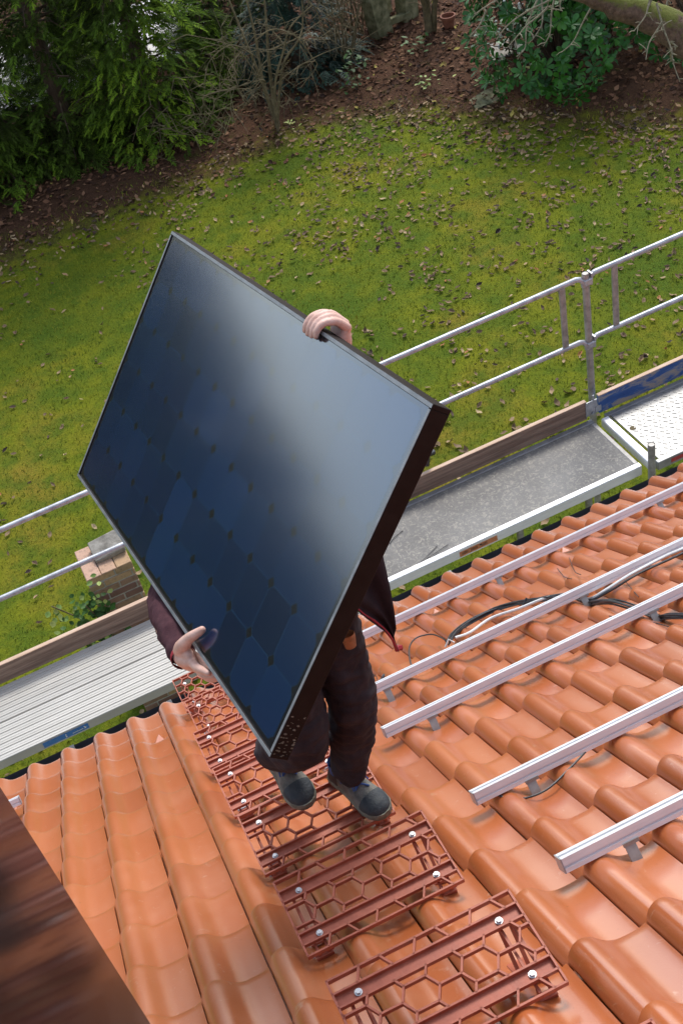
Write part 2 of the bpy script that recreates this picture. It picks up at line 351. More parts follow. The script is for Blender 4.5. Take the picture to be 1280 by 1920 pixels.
def leafpoly(mb, c, ax, up, L, wd, curl=.3, fold=.3, tint=.5, n=3, blunt=False):
    """one small pointed leaf with a folded midrib and curled tip"""
    c = Vector(c); ax = Vector(ax).normalized(); side = ax.cross(up); side = side.normalized() if side.length > 1e-6 else ax.orthogonal().normalized(); up = side.cross(ax)
    mb.cur = tint; vs = [c]; 
    for i in range(1, n + 1):
        q = i / (n + 1); wv = wd / 2 * math.sin(math.pi * min(1, q * .92 + .06))
        if blunt: q = (0, .22, .48, .74, .93)[i]; wv = wd / 2 * (0, .50, .88, 1, .62)[i]
        z = curl * L * (q - .5) ** 2
        p = c + ax * (L * q) + up * z
        vs += [p - side * wv + up * fold * wv, p, p + side * wv + up * fold * wv]
    vs.append(c + ax * L + up * curl * L * .3)
    fs = [(0, 2, 1), (0, 3, 2)]
    for i in range(n - 1):
        a = 1 + i * 3; fs += [(a, a + 1, a + 4, a + 3), (a + 1, a + 2, a + 5, a + 4)]
    a = 1 + (n - 1) * 3; e = len(vs) - 1; fs += [(a, a + 1, e), (a + 1, a + 2, e)]
    mb.add(vs, fs)

# ------------------------------------------------------------------ house: tiled roof, gutter, walls
house = thing('house', (1.2, 0, GZ), 'house with a glossy terracotta pantile roof, dark gutter along its eave', 'house')
TPQ = [-.06, 0, .03, .08, .15, .22, .30, .38, .45, .52, .60, .70, .90, .985, 1.05]; TPH = [-.012, .005, .018, .0305, .0395, .0425, .0395, .0295, .0170, .0075, .0020, 0, .0010, .0055, .008]
def tile_profile(q):
    """height of the tile across its width, q in 0..1"""
    i = max(1, min(len(TPQ) - 3, sum(1 for x in TPQ if x <= q) - 1)); x0, x1 = TPQ[i], TPQ[i + 1]; t_ = (q - x0) / (x1 - x0)
    m0 = (TPH[i + 1] - TPH[i - 1]) / (TPQ[i + 1] - TPQ[i - 1]) * (x1 - x0); m1 = (TPH[i + 2] - TPH[i]) / (TPQ[i + 2] - TPQ[i]) * (x1 - x0)
    return (2 * t_**3 - 3 * t_**2 + 1) * TPH[i] + (t_**3 - 2 * t_**2 + t_) * m0 + (-2 * t_**3 + 3 * t_**2) * TPH[i + 1] + (t_**3 - t_**2) * m1
def build_tiles():
    mb = MB(); qs = [0, .012, .03, .055, .085, .12, .155, .19, .225, .26, .30, .34, .38, .42, .46, .50, .54, .59, .65, .72, .82, .90, .955, .985]
    ov = .045; rise = .043; tpq = [tile_profile(q) for q in qs]
    for k in range(-14, 28):
        for r in range(0, 24):
            mb.cur = min(1, max(0, random.gauss(.5, .2)))
            x0 = k * W; s0 = r * G; jx = random.uniform(-.0015, .0015); jh = random.uniform(-.0015, .0015); js = random.uniform(-.003, .003)
            vs = []; nq = len(qs)
            rows = [(-.0025 + js, rise - .004), (0 + js, rise - .0006), (.004 + js, rise), (.03, rise * .93 + .0008), (G * .5, rise * .5), (G + ov, -.005)]
            for s, h in rows:
                for q, tq in zip(qs, tpq): vs.append(rp(x0 + jx + q * W * 1.0, s0 + s, h + tq + jh))
            fs = [(i * nq + j, i * nq + j + 1, i * nq + nq + j + 1, i * nq + nq + j) for i in range(len(rows) - 1) for j in range(nq - 1)]
            # lower front lip
            o = len(vs)
            for q, tq in zip(qs, tpq): vs.append(rp(x0 + jx + q * W, s0 + .002 + js, rise - .034 + tq + jh))
            fs += [(o + j, o + j + 1, j + 1, j) for j in range(nq - 1)]
            # left free edge
            o2 = len(vs)
            for s, h in rows: vs.append(rp(x0 + jx + .004, s0 + s, h - .012 + jh))
            fs += [(o2 + i, i * nq, (i + 1) * nq, o2 + i + 1) for i in range(len(rows) - 1)]
            # right side: dark interlock channel under the neighbour's free edge
            o3 = len(vs)
            for s, h in rows: vs.append(rp(x0 + jx + W * .985 + .001, s0 + s, h - .020 + jh)); vs.append(rp(x0 + jx + W + .018, s0 + s, h - .022 + jh))
            for i in range(len(rows) - 1):
                fs += [(i * nq + nq - 1, o3 + i * 2, o3 + i * 2 + 2, (i + 1) * nq + nq - 1), (o3 + i * 2, o3 + i * 2 + 1, o3 + i * 2 + 3, o3 + i * 2 + 2)]
            mb.add(vs, fs)
    return mb
roof = part('tiled_roof', build_tiles(), M['tile'], house, smooth=42)
for x, s in ((-.075, .61), (1.525, .66), (-.86, .70), (2.33, .62), (3.0, .64), (-1.7, .66)):
    mb = MB(); xc = (math.floor(x / W) + .70) * W; r = math.floor(s / G); h = .024 * (1 - (s - r * G) / G)
    a, b_, c, d = rp(xc - .055, s - .03, h - .002), rp(xc + .05, s - .035, h - .002), rp(xc + .045, s + .07, h - .004), rp(xc - .055, s + .075, h - .004); ap = rp(xc + .015, s - .035, h + .045)
    mb.cur = .7; mb.add([a, b_, c, d, ap], [(0, 1, 4), (1, 2, 4), (2, 3, 4), (3, 0, 4)]); part('snow_guard', mb, M['tile'], roof, smooth=0)
# roof deck and rear slope, walls
mb = MB(); mb.prism([(.02, -.05), (24.4 * G, -.05), (24.4 * G, -.14), (.02, -.14)], (-2.8, 0, 0), (5.7, 0, 0), V, NN); part('roof_boarding', mb, M['bark'], house)
ap = rp(0, 24.2 * G, .05)
mb = MB(); mb.tube([Vector((-2.8, ap.y, ap.z)), Vector((5.7, ap.y, ap.z))], .11, 12); part('ridge', mb, M['tile'], house)
mb = MB(); mb.prism([(0, 0), (0, -.1), (-8, -6.1), (-8, -6.0)], (-2.8, ap.y, ap.z), (5.7, ap.y, ap.z), (0, 1, 0), (0, 0, 1)); part('rear_slope', mb, M['tile'], house)
mb = MB(); mb.prism([(-.55, GZ), (-.55, .25), (ap.y, ap.z - .25), (ap.y - 5.5, .5), (ap.y - 5.5, GZ)], (-2.6, 0, 0), (5.5, 0, 0), (0, 1, 0), (0, 0, 1)); part('wall', mb, M['render'], house)
# gutter: open half round
mb = MB(); pr_ = []
for i in range(13):
    a = math.pi * (1 + i / 12); pr_.append((.075 + .068 * math.cos(a), -.035 + .068 * math.sin(a)))
pr_ += [(.150, -.030), (.146, -.024)]
for i in range(12, -1, -1):
    a = math.pi * (1 + i / 12); pr_.append((.075 + .064 * math.cos(a), -.035 + .064 * math.sin(a)))
n = len(pr_)
mb.prism(pr_, (-2.9, -.02, 0), (5.8, -.02, 0), (0, 1, 0), (0, 0, 1)); gut = part('gutter', mb, M['gutter'], house, smooth=60)
for x in np.arange(-2.4, 5.6, .62):
    mb = MB(); mb.box((x, .055, -.022), .03, .15, .004); part('gutter_bracket', mb, M['gutter'], gut)

# ------------------------------------------------------------------ chimney with dark brown sheet cladding, left of the camera
cx1, cy0 = -.2, -3.81
chim = thing('chimney', (-.65, -3.5, 3.0), 'chimney clad in glossy dark brown sheet, cut off in the near left corner', 'chimney')
mb = MB(); mb.bbox((cx1 - .45, cy0 - .345, 3.65), .9, .69, 2.7, b=.006); part('cladding', mb, M['clad'], chim)
mb = MB(); mb.bbox((cx1 - .48, cy0 - .36, 5.03), .94, .70, .06, b=.01); part('cap', mb, M['gutter'], chim)

# ------------------------------------------------------------------ steel walkway treads
TL, TD = .465, .25
def rib(mb, a, b_, h=.014, wd=.0050, z0=0):
    a = Vector((a[0], -a[1], 0)); b_ = Vector((b_[0], -b_[1], 0)); d = b_ - a; L = d.length; d.normalize()
    mb.box((a + b_) / 2 + Vector((0, 0, z0 - h / 2)), L + wd * .6, wd, h, (d, Vector((0, 0, 1)).cross(d), Vector((0, 0, 1))))
def make_tread(label, honey=False):
    root = thing('walkway_tread', (0, 0, 0), label, 'roof walkway', 'steel treads of the roof walkway')
    mb = MB(); L, D = TL, TD
    rib(mb, (0, 0), (L, 0), .016); rib(mb, (0, D), (L, D), .016); rib(mb, (0, 0), (0, D), .016); rib(mb, (L, 0), (L, D), .016)
    def clip(p, q, b0, b1):
        # Liang-Barsky against the band
        dx, dy = q[0] - p[0], q[1] - p[1]; t0, t1 = 0, 1
        for pp_, qq_ in ((-dx, p[0]), (dx, L - p[0]), (-dy, p[1] - b0), (dy, b1 - p[1])):
            if abs(pp_) < 1e-12:
                if qq_ < 0: return
            else:
                r = qq_ / pp_
                if pp_ < 0: t0 = max(t0, r)
                else: t1 = min(t1, r)
        if t1 - t0 > .04: rib(mb, (p[0] + dx * t0, p[1] + dy * t0), (p[0] + dx * t1, p[1] + dy * t1))
    def comb(b0, b1, fl, sl, hh, x0, mid):
        # flat-topped cells: edges fl along the tread, slants sl x hh
        pit = fl + sl
        for i in range(-2, int(L / pit) + 3):
            for j in range(-4, 5):
                cx, cy = x0 + i * pit, mid + j * 2 * hh + (hh if i % 2 else 0)
                clip((cx - fl / 2, cy - hh), (cx + fl / 2, cy - hh), b0, b1); clip((cx + fl / 2, cy - hh), (cx + fl / 2 + sl, cy), b0, b1); clip((cx + fl / 2 + sl, cy), (cx + fl / 2, cy + hh), b0, b1)
    if not honey:
        for b0, b1 in ((0, .035), (.215, .25)):
            rib(mb, (0, b1 if b0 == 0 else b0), (L, b1 if b0 == 0 else b0), .014)
            for i in range(1, 7):
                x = i * L / 6.55; q = .010 if i % 2 else -.010
                rib(mb, (x + q, b0), (x - q, b1))
        rib(mb, (0, .070), (L, .070), .014); rib(mb, (0, .180), (L, .180), .014)
        comb(.070, .180, .054, .019, .033, .030, .125)
    else:
        comb(0, D, .033, .0165, .0285, .02, .02)
    part('grating', mb, M['grate'], root, smooth=0)
    if not honey:
        for b0, b1 in ((.037, .068), (.182, .213)):
            mb = MB(); mb.box((L / 2, -(b0 + b1) / 2, -.0145), L - .006, b1 - b0 + .004, .004); part('channel', mb, M['grate'], root, smooth=0)
    for x in (.055, L - .055):
        for bb in (.0525, .1975):
            mb = MB(); mb.tube([(x, -bb, -.011), (x, -bb, -.003)], .0065, 6); mb.tube([(x, -bb, -.011), (x, -bb, -.009)], .0095, 12); part('bolt', mb, M['bolt'], root)
    # support brackets: folded arm below each end, foot on the tile
    for x in (.045, L - .045):
        mb = MB()
        f = lambda b_, z: Vector((x, -b_, z))
        for sx in (-.014, .014):
            o = Vector((sx, 0, 0))
            mb.tube([f(.02, -.026) + o, f(.235, -.026) + o], .0045, 4)
            mb.tube([f(.045, -.03) + o, f(.16, -.15) + o, f(.232, -.075) + o], .0055, 4)
            mb.tube([f(.225, -.026) + o, f(.238, -.082) + o], .006, 4)
        mb.box(f(.130, -.128), .045, .12, .006, (Vector((1, 0, 0)), Vector((0, -.8, .6)), Vector((0, .6, .8))))
        mb.box(f(.232, -.070), .05, .016, .03); mb.tube([f(.225, -.06) - Vector((.03, 0, 0)), f(.225, -.06) + Vector((.03, 0, 0))], .005, 6)
        part('support_bracket', mb, M['grate'], root, smooth=0)
        mb = MB(); mb.tube([f(.228, -.052) - Vector((.034, 0, 0)), f(.228, -.052) - Vector((.027, 0, 0))], .007, 6); part('bracket_bolt', mb, M['bolt'], root)
        mb = MB(); mb.tube([f(.16, -.10) - Vector((.022, 0, 0)), f(.16, -.10) + Vector((.022, 0, 0))], .006, 6); part('bracket_bolt', mb, M['bolt'], root)
    return root
g0 = Vector((.105, -2.907, 2.470)); st = Vector((0, .564, -.423))
tr = make_tread('red steel tread nearest the camera, second of the walkway from the photo bottom')
tr.location = g0 - st
dup(tr, g0, 'red steel tread just upslope of the boots, nothing standing on it')
dup(tr, g0 + st, 'red steel tread under the worker\'s right boot')
dup(tr, g0 + st * 2, 'red steel tread just downslope of the worker\'s boots, half under the panel corner')
dup(tr, g0 + st * 3, 'red steel tread of the wide-hole kind farthest from the camera')
dup(tr, g0 - st * 2, 'red steel tread of which only a corner shows at the photo bottom')
th = make_tread('red honeycomb tread over the gutter, outermost of the walkway', True); th.location = g0 + st * 5 + Vector((.035, 0, 0))
dup(th, g0 + st * 4 + Vector((.035, 0, .004)), 'red honeycomb tread on the lowest tiles, second from the gutter')

# ------------------------------------------------------------------ aluminium mounting rails on roof hooks
RP = [(-.020, 0), (.020, 0), (.020, .012), (.014, .0135), (.014, .0185), (.020, .020), (.020, .040), (.0155, .0402), (.0148, .0385), (.014, .0402), (.0055, .0402), (.0055, .024), (-.0055, .024), (-.0055, .0402), (-.014, .0402), (-.020, .040), (-.020, .023), (-.011, .021), (-.011, .012), (-.020, .010)]
RP_old = [(-.020, 0), (.020, 0), (.020, .012), (.014, .014), (.014, .020), (.020, .022), (.020, .034), (.020, .040), (.0085, .040), (.0085, .033), (-.0085, .033), (-.0085, .040), (-.020, .040), (-.020, .022), (-.014, .020), (-.014, .014), (-.020, .012)]
def rail(s, x0, x1, label, hooks, name='mounting_rail'):
    hb = .086
    root = thing(name, rp(x0, s, hb), label, 'mounting rail', 'aluminium rails for the solar panels')
    mb = MB(); mb.prism(RP, rp(x0, s, hb), rp(x1, s, hb), V, NN); part('profile', mb, M['alu'], root, smooth=0)
    xe = x0 if x0 > 0 else x1
    mb = MB(); d = -1 if x0 > 0 else 1
    mb.prism([(-.0205, -.0005), (.0205, -.0005), (.0205, .0405), (-.0205, .0405)], rp(xe + d * .0005, s, hb), rp(xe + d * .004, s, hb), V, NN); part('end_cap', mb, M['galv'], root)
    for hx in hooks:
        mb = MB(); bx = hx
        r = math.floor((s - .03) / G); s_end = s - .02
        # flat strip rising from the pan to the rail's lower flank
        a = rp(bx, s + .055, .018); b_ = rp(bx, s + .032, .022); c = rp(bx, s + .020, .080)
        for p, q in ((a, b_), (b_, c)):
            d2 = (q - p); L = d2.length; d2.normalize(); mb.box((p + q) / 2, .030, L + .003, .005, (U, d2, U.cross(d2)))
        mb.box(rp(bx + .004, s + .0225, .084), .045, .004, .010, (U, V, NN))
        part('roof_hook', mb, M['steel'], root)
    return root
rails = [(12.05 * G, .775, 5.6, 'white aluminium rail nearest the camera, on the right'), (10.13 * G, .775, 5.6, 'second aluminium rail from the photo bottom, thin wire hanging under its end'),
         (7.18 * G, .765, 5.6, 'aluminium rail whose cut end shows right of the worker\'s knee'), (5.27 * G, .75, 5.6, 'aluminium rail over the bent end of the cable bundle'), (2.10 * G, .75, 5.6, 'aluminium rail running nearest the gutter, behind the jacket flap')]
for i, (s, a, b_, l) in enumerate(rails):
    rail(s, a, b_, l, [.955, 1.95, 2.96, 3.97])
rail(2.40 * G, -2.7, -.81, 'short end of an aluminium rail on the left, beside the brown chimney', [-.90, -1.9])

# cables
def smoothpts(P, n=5):
    P = [Vector(p) for p in P]; o = []
    for i in range(len(P) - 1):
        p0, p1, p2, p3 = P[max(i - 1, 0)], P[i], P[i + 1], P[min(i + 2, len(P) - 1)]
        for k in range(n):
            q = k / n; o.append(.5 * ((2 * p1) + (p2 - p0) * q + (2 * p0 - 5 * p1 + 4 * p2 - p3) * q * q + (3 * p1 - p0 - 3 * p2 + p3) * q ** 3))
    return o + [P[-1]]
CAB = [(1.346, 1.653, .10), (1.424, 1.509, .09), (1.549, 1.403, .085), (1.694, 1.408, .09), (1.789, 1.572, .1), (1.857, 1.69, .10), (1.93, 1.77, .085), (1.968, 1.86, .046), (1.968, 1.96, .055), (1.945, 2.2, .095), (1.955, 2.42, .075), (1.97, 2.53, .046), (1.985, 2.65, .06), (2.05, 3.2, .085), (2.2, 3.5, .06), (2.25, 3.57, .05), (2.4, 4.0, .08)]
cb = thing('cable_bundle', rp(*CAB[0]), 'bundle of black solar cables looping out under the rails and over the tiles', 'cables')
for k in range(6):
    mb = MB(); a = k * 1.05
    mb.tube(smoothpts([rp(p[0] + .011 * math.cos(a + i * .5), p[1] + .011 * math.sin(a + i * .5), p[2] + .008 * math.sin(a * 2 + i)) for i, p in enumerate(CAB)]), .0045, 6); part('cable', mb, M['cable'], cb)
for i in (0, 4): 
    mb = MB(); mb.tube([rp(CAB[i][0] - .02, CAB[i][1], CAB[i][2] - .012), rp(CAB[i][0] + .004, CAB[i][1] + .01, CAB[i][2] + .016), rp(CAB[i][0] + .025, CAB[i][1], CAB[i][2] - .01)], .005, 6); part('cable_tie', mb, M['wcable'] if i == 0 else M['cable'], cb)
WH = [(1.401, 1.592, .08), (1.476, 1.581, .07), (1.619, 1.504, .07), (1.737, 1.607, .08), (1.87, 1.70, .09), (1.955, 1.80, .06), (1.985, 1.86, .044), (2.04, 1.92, .065), (2.164, 1.935, .085), (2.277, 1.915, .085), (2.386, 1.905, .085), (2.51, 1.92, .085), (3.2, 1.93, .08), (4.2, 1.92, .09)]
def cable(P, r, mat, label, name='cable'):
    mb = MB(); mb.tube(smoothpts([rp(p[0], p[1], p[2] + .012) for p in P]), r, 7); return solo(name, mb, mat, label, 'cable')
cable(WH, .007, M['wcable'], 'single pale grey cable running beside the black bundle')
cable([(1.99, 1.80, .06), (1.975, 1.87, .04), (2.06, 1.94, .06), (2.2, 1.96, .08), (2.42, 1.93, .07), (2.7, 1.96, .08), (3.6, 1.95, .08)], .006, M['cable'], 'black cable running under the pale grey cable along the rail')
cable([(1.156, 1.68, .03), (1.156, 1.597, .06), (1.217, 1.418, .09), (1.292, 1.301, .09), (1.36, 1.319, .08), (1.368, 1.451, .08), (1.35, 1.60, .09)], .0038, M['cable'], 'thin black cable standing in an arc left of the cable bundle')
cable([(.84, 3.575, .075), (.878, 3.61, .05), (.93, 3.635, .042), (.99, 3.64, .045), (1.08, 3.615, .062), (1.18, 3.575, .08)], .0035, M['cable'], 'thin black wire sagging below the second rail from the bottom', 'wire')
cn = thing('plug_lead', rp(.93, 1.70, .06), 'thin black lead ending in a plug beside the worker\'s thigh', 'cable')
mb = MB(); mb.tube(smoothpts([rp(.90, 1.85, .08), rp(.975, 1.58, .05), rp(1.03, 1.51, .05)]), .0032, 6); part('lead', mb, M['cable'], cn)
mb = MB(); mb.tube([rp(1.02, 1.515, .05), rp(1.03, 1.508, .05), rp(1.075, 1.465, .05), rp(1.08, 1.462, .05), rp(1.10, 1.445, .05), rp(1.112, 1.435, .05)], [.005, .0095, .0095, .006, .006, .003], 8); part('plug', mb, M['cable'], cn)
cable([(1.017, 1.184, .05), (1.003, 1.323, .045), (.998, 1.509, .05), (.95, 1.7, .06)], .002, M['cable'], 'hair-thin dark wire behind the plug lead', 'wire')
for i, (P, l) in enumerate([([(2.291, .959, .05), (2.175, 1.277, .05), (2.079, 1.60, .10)], 'stiff dark wire sticking out above the cable rail, right one of a pair'), ([(2.171, 1.066, .05), (2.111, 1.283, .05), (2.03, 1.60, .10)], 'stiff dark wire sticking out above the cable rail, left one of a pair'),
                       ([(2.181, 1.821, .05), (2.126, 1.991, .05), (2.02, 2.30, .08)], 'stiff dark wire between the two cable rails'), ([(1.87, 2.30, .06), (1.911, 2.609, .05), (1.897, 2.909, .05), (1.9, 3.2, .05)], 'thin dark cable lying below the bundle on the right')]):
    cable(P, .0022, M['cable'], l, 'wire')

# ------------------------------------------------------------------ solar panel being carried
Q0 = Vector((.6144, -1.6081, 3.7457)); Q1 = Vector((.7173, -3.1364, 4.0371)); Q2 = Vector((.1784, -3.2602, 3.4619)); Q3 = Vector((.0751, -1.7318, 3.1704))
PX = (Q1 - Q0).normalized(); PN = (Q2 - Q1).cross(Q1 - Q0).normalized()
PN = -PN if PN.z < 0 else PN
PY = PN.cross(PX).normalized()          # in-plane, from long edge Q0Q1 ...
if PY.dot(Q2 - Q1) < 0: PY = -PY
PLn, PWd, PT = 1.559, .798, .046
sp = thing('solar_panel', (Q0 + Q1 + Q2 + Q3) / 4, 'large black solar panel with dark blue cells carried by the worker', 'solar panel')
def pp(a, b_, n=0): return Q0 + PX * a + PY * b_ + PN * n
fwd = .011
for nm, (a0, b0, a1, b1) in dict(a=(0, 0, PLn, fwd), b=(0, PWd - fwd, PLn, PWd), c=(0, fwd, fwd, PWd - fwd), d=(PLn - fwd, fwd, PLn, PWd - fwd)).items():
    mb = MB(); mb.bbox(pp((a0 + a1) / 2, (b0 + b1) / 2, -PT / 2), a1 - a0, b1 - b0, PT - .0016, (PX, PY, PN), b=.0012); part('frame_profile', mb, M['pframe'], sp)
    mb = MB(); mb.box(pp((a0 + a1) / 2, (b0 + b1) / 2, -.0006), a1 - a0 - .003, b1 - b0 - .003, .0012, (PX, PY, PN)); part('lit_frame_lip', mb, M['litlip'], sp)
mb = MB(); mb.box(pp(PLn / 2, PWd / 2, -.0057), PLn - 2 * fwd, PWd - 2 * fwd, .004, (PX, PY, PN)); lam = part('laminate', mb, M['back'], sp)
mb = MB(); mg = MB(); cs = .1258; ma = (PLn - 12 * cs) / 2; mbb = (PWd - 6 * cs) / 2; ch = .016
for i in range(12):
    for j in range(6):
        mb.cur = min(1, max(0, random.gauss(.42, .27)))
        for bld, z, g_, c_ in ((mg, -.00362, 0, ch), (mb, -.00355, .0013, ch)):
            a0, a1, b0, b1 = ma + i * cs + g_, ma + (i + 1) * cs - g_, mbb + j * cs + g_, mbb + (j + 1) * cs - g_
            bld.add([pp(a0 + c_, b0, z), pp(a1 - c_, b0, z), pp(a1, b0 + c_, z), pp(a1, b1 - c_, z), pp(a1 - c_, b1, z), pp(a0 + c_, b1, z), pp(a0, b1 - c_, z), pp(a0, b0 + c_, z)], [tuple(range(8))])
part('cell_edges', mg, M['cellgap'], lam, smooth=0); part('solar_cells', mb, M['cell'], lam, smooth=0)
for bld in ():
    pass
mb = MB()
for i in range(46):   # lime spatter at the lower corner of the frame
    a = PLn + .0006; q = random.random() ** 1.5 * .10; z = -random.uniform(.004, .042); r = random.uniform(.0008, .0026)
    c = pp(a, PWd - .008 - q, z); mb.add([c + PY * r * math.cos(k * 1.05) * random.uniform(.5, 1.2) + PN * r * math.sin(k * 1.05) * 1.6 for k in range(6)], [tuple(range(6))])
part('plaster_spatter', mb, M['sole'], sp, smooth=0)
mb = MB(); mb.box(pp(PLn / 2, PWd * .12, -.02), .11, .08, .02, (PX, PY, PN)); part('junction_box', mb, M['cable'], sp)

# ------------------------------------------------------------------ scaffold along the eave
DZ = -.25
def frame_deck(x0, x1, y0, y1, label, name='scaffold_deck'):
    return thing(name, ((x0 + x1) / 2, (y0 + y1) / 2, DZ), label, 'scaffold deck', 'scaffold decks along the eave')
# left: ribbed aluminium planks
d1 = frame_deck(-3.2, 1.10, .46, 1.06, 'ribbed pale aluminium scaffold deck on the left, blue sticker on its side')
for y0, y1 in ((.462, .757), (.763, 1.058)):
    mb = MB(); prof = []; n = 7
    for i in range(n):
        ya = y0 + (y1 - y0) * i / n; wv = (y1 - y0) / n
        prof += [(ya + wv * .02, DZ - .005), (ya + wv * .07, DZ), (ya + wv * .42, DZ), (ya + wv * .45, DZ - .003), (ya + wv * .48, DZ), (ya + wv * .86, DZ), (ya + wv * .92, DZ - .005)]
    prof += [(y1, DZ - .006), (y1, DZ - .07), (y0, DZ - .07), (y0, DZ - .006)]
    mb.prism(prof, (-3.2, 0, 0), (1.10, 0, 0), (0, 1, 0), (0, 0, 1)); part('plank', mb, M['deckribs'], d1, smooth=0)
mb = MB(); mb.box((-.575, .4596, DZ - .035), .30, .002, .042); stk = part('sticker', mb, M['blue'], d1)
mb = MB()
for i in range(9): mb.box((-.53 + i * .008, .458, DZ - .040), .005, .001, .007)
mb.add([(-.456, .458, DZ - .047), (-.44, .458, DZ - .040), (-.452, .458, DZ - .022), (-.459, .458, DZ - .028), (-.452, .458, DZ - .034)], [(0, 1, 2, 3, 4)])
mb.box((-.575, .458, DZ - .028), .006, .001, .012); mb.box((-.575, .458, DZ - .044), .008, .001, .010)
part('sticker_print', mb, M['white'], stk, smooth=0)
# middle: grey plywood in an aluminium frame
d2 = frame_deck(1.16, 3.52, .46, 1.06, 'grey plywood scaffold deck with aluminium side frames, orange sticker on its edge')
mb = MB(); mb.box((2.34, .76, DZ - .009), 2.34, .516, .012); part('plywood', mb, M['ply'], d2)
for y in (.481, 1.039):
    mb = MB(); mb.prism([(-.021, 0), (-.016, .004), (.016, .004), (.021, 0), (.021, -.075), (-.021, -.075)], (1.16, y, DZ), (3.52, y, DZ), (0, 1, 0), (0, 0, 1)); part('side_frame', mb, M['alu' if y < .5 else 'checker'], d2, smooth=0)
mb = MB(); mb.bbox((3.508, .76, DZ - .035), .03, .51, .07); part('end_frame', mb, M['galvdull'], d2)
mb = MB(); mb.bbox((1.172, .76, DZ - .035), .03, .51, .07); part('end_frame', mb, M['galvdull'], d2)
mb = MB(); mb.box((2.30, .4590, DZ - .042), .275, .002, .042); stk = part('sticker', mb, M['orange'], d2)
mb = MB(); mb.box((2.315, .4575, DZ - .032), .014, .001, .012)
for i in range(3):
    for j in range(3): mb.box((2.20 + i * .07, .4575, DZ - .032 - j * .008), .045, .001, .0022)
mb.box((2.245, .4575, DZ - .042), .0016, .001, .038)
part('sticker_print', mb, M['black'], stk, smooth=0)
mb = MB(); mb.tube([(1.815, .77, DZ + .002), (1.86, .80, DZ + .004), (1.944, .831, DZ + .002)], .0022, 5); solo('wire_offcut', mb, M['cable'], 'short dark wire offcut on the grey deck, close to the panel edge', 'wire')
mb = MB(); mb.tube([(1.905, .498, DZ + .006), (2.0, .54, DZ + .006), (2.065, .575, DZ + .002)], .0022, 5); solo('wire_offcut', mb, M['cable'], 'left one of two dark wire offcuts by the inner deck edge', 'wire')
mb = MB(); mb.tube([(1.956, .505, DZ + .006), (2.129, .545, DZ + .003)], .0022, 5); solo('wire_offcut', mb, M['cable'], 'right one of two dark wire offcuts by the inner deck edge', 'wire')
# right: checker plate
d3 = frame_deck(3.58, 6.2, .42, 1.06, 'bright checker plate scaffold deck on the right, red paint on its edge')
mb = MB(); mb.box((4.93, .745, DZ - .008), 2.56, .57, .012)
for i in range(64):
    for j in range(15):
        x, y = 3.69 + i * .038 + (j % 2) * .019, .485 + j * .037
        if x > 6.15: continue
        s = 1 if (i + j) % 2 else -1; d = Vector((1, s, 0)).normalized(); mb.box((x, y, DZ - .001),   .027, .0075, .0045, (d, Vector((-d.y, d.x, 0)), Vector((0, 0, 1))))
part('checker_sheet', mb, M['checker'], d3, smooth=0)
for y in (.441, 1.039):
    mb = MB(); mb.bbox((4.91, y, DZ - .033), 2.58, .036, .07, b=.004); part('side_frame', mb, M['checker'], d3)
mb = MB(); mb.bbox((3.60, .74, DZ - .030), .055, .56, .072, b=.006); part('end_frame', mb, M['alu'], d3)
mb = MB(); mb.box((3.82, .4215, DZ - .030), .20, .002, .03); part('paint_mark', mb, M['red'], d3)
mb = MB(); mb.tube([(3.69, .815, DZ - .0015), (3.69, .815, DZ + .0005)], .021, 16); part('grip_hole', mb, M['stem'], d3)
# toe boards
def toe(x0, x1, mat, label, y=1.09, dz=0):
    t_ = thing('toe_board', ((x0 + x1) / 2, y, DZ), label, 'toe board', 'toe boards of the scaffold')
    mb = MB(); mb.box(((x0 + x1) / 2, y, DZ + .075 + dz), x1 - x0, .030, .148); part('board', mb, mat, t_, smooth=0)
    mb = MB(); mb.bbox(((x0 + x1) / 2, y, DZ + .1515 + dz), x1 - x0 + .002, .032, .006, b=.002); part('worn_top_edge', mb, M['toetop'], t_)
    return t_
toe(-3.2, 1.10, M['toewood'], 'weathered brown toe board on the left, ivy and a brick pier behind it')
toe(1.16, 3.50, M['toewood'], 'weathered brown toe board behind the grey plywood deck')
tb = toe(3.60, 6.2, M['toeblue'], 'toe board with rubbed blue paint behind the checker plate deck', y=1.095)
mb = MB(); mb.box((3.535, 1.072, DZ + .085), .09, .006, .12); mb.tube([(3.54, 1.065, DZ + .04), (3.54, 1.055, DZ + .04)], .010, 8); mb.tube([(3.555, 1.075, DZ + .145), (3.555, 1.075, DZ + .185)], .006, 6); mb.box((3.585, 1.066, DZ + .06), .045, .004, .045)
part('end_fitting', mb, M['galv'], tb)
# standards and guard rails
def post(x, y, z0, z1, label, cups=(), mat='galvdull'):
    t_ = thing('scaffold_post', (x, y, z0), label, 'scaffold post', 'upright scaffold tubes')
    mb = MB(); mb.tube([(x, y, z0), (x, y, z1)], .0242, 14, cap=False); mb.tube([(x, y, z1), (x, y, z0)], .0205, 14, cap=False)
    k = len(mb.v) - 14 * 4; mb.f += [(k + 14 + i, k + 14 + (i + 1) % 14, k + 28 + (-i - 1) % 14, k + 28 + (-i) % 14) for i in range(0)]
    for i in range(14):
        pass
    mb.tube([(x, y, z1 - .004), (x, y, z1 - .002)], .0215, 14); part('tube', mb, M[mat], t_, smooth=60)
    for z in cups:
        mb = MB(); mb.bbox((x + .004, y - .022, z - .028), .06, .022, .042, b=.004); mb.box((x + .033, y + .0, z - .012), .010, .05, .075); mb.tube([(x + .036, y - .012, z - .04), (x + .036, y - .012, z + .02)], .009, 8)
        part('wedge_pocket', mb, M['galv'], t_)
    return t_
post(3.62, 1.20, GZ, .83, 'outer scaffold post where two guard rails meet on the right', (.80, .30))
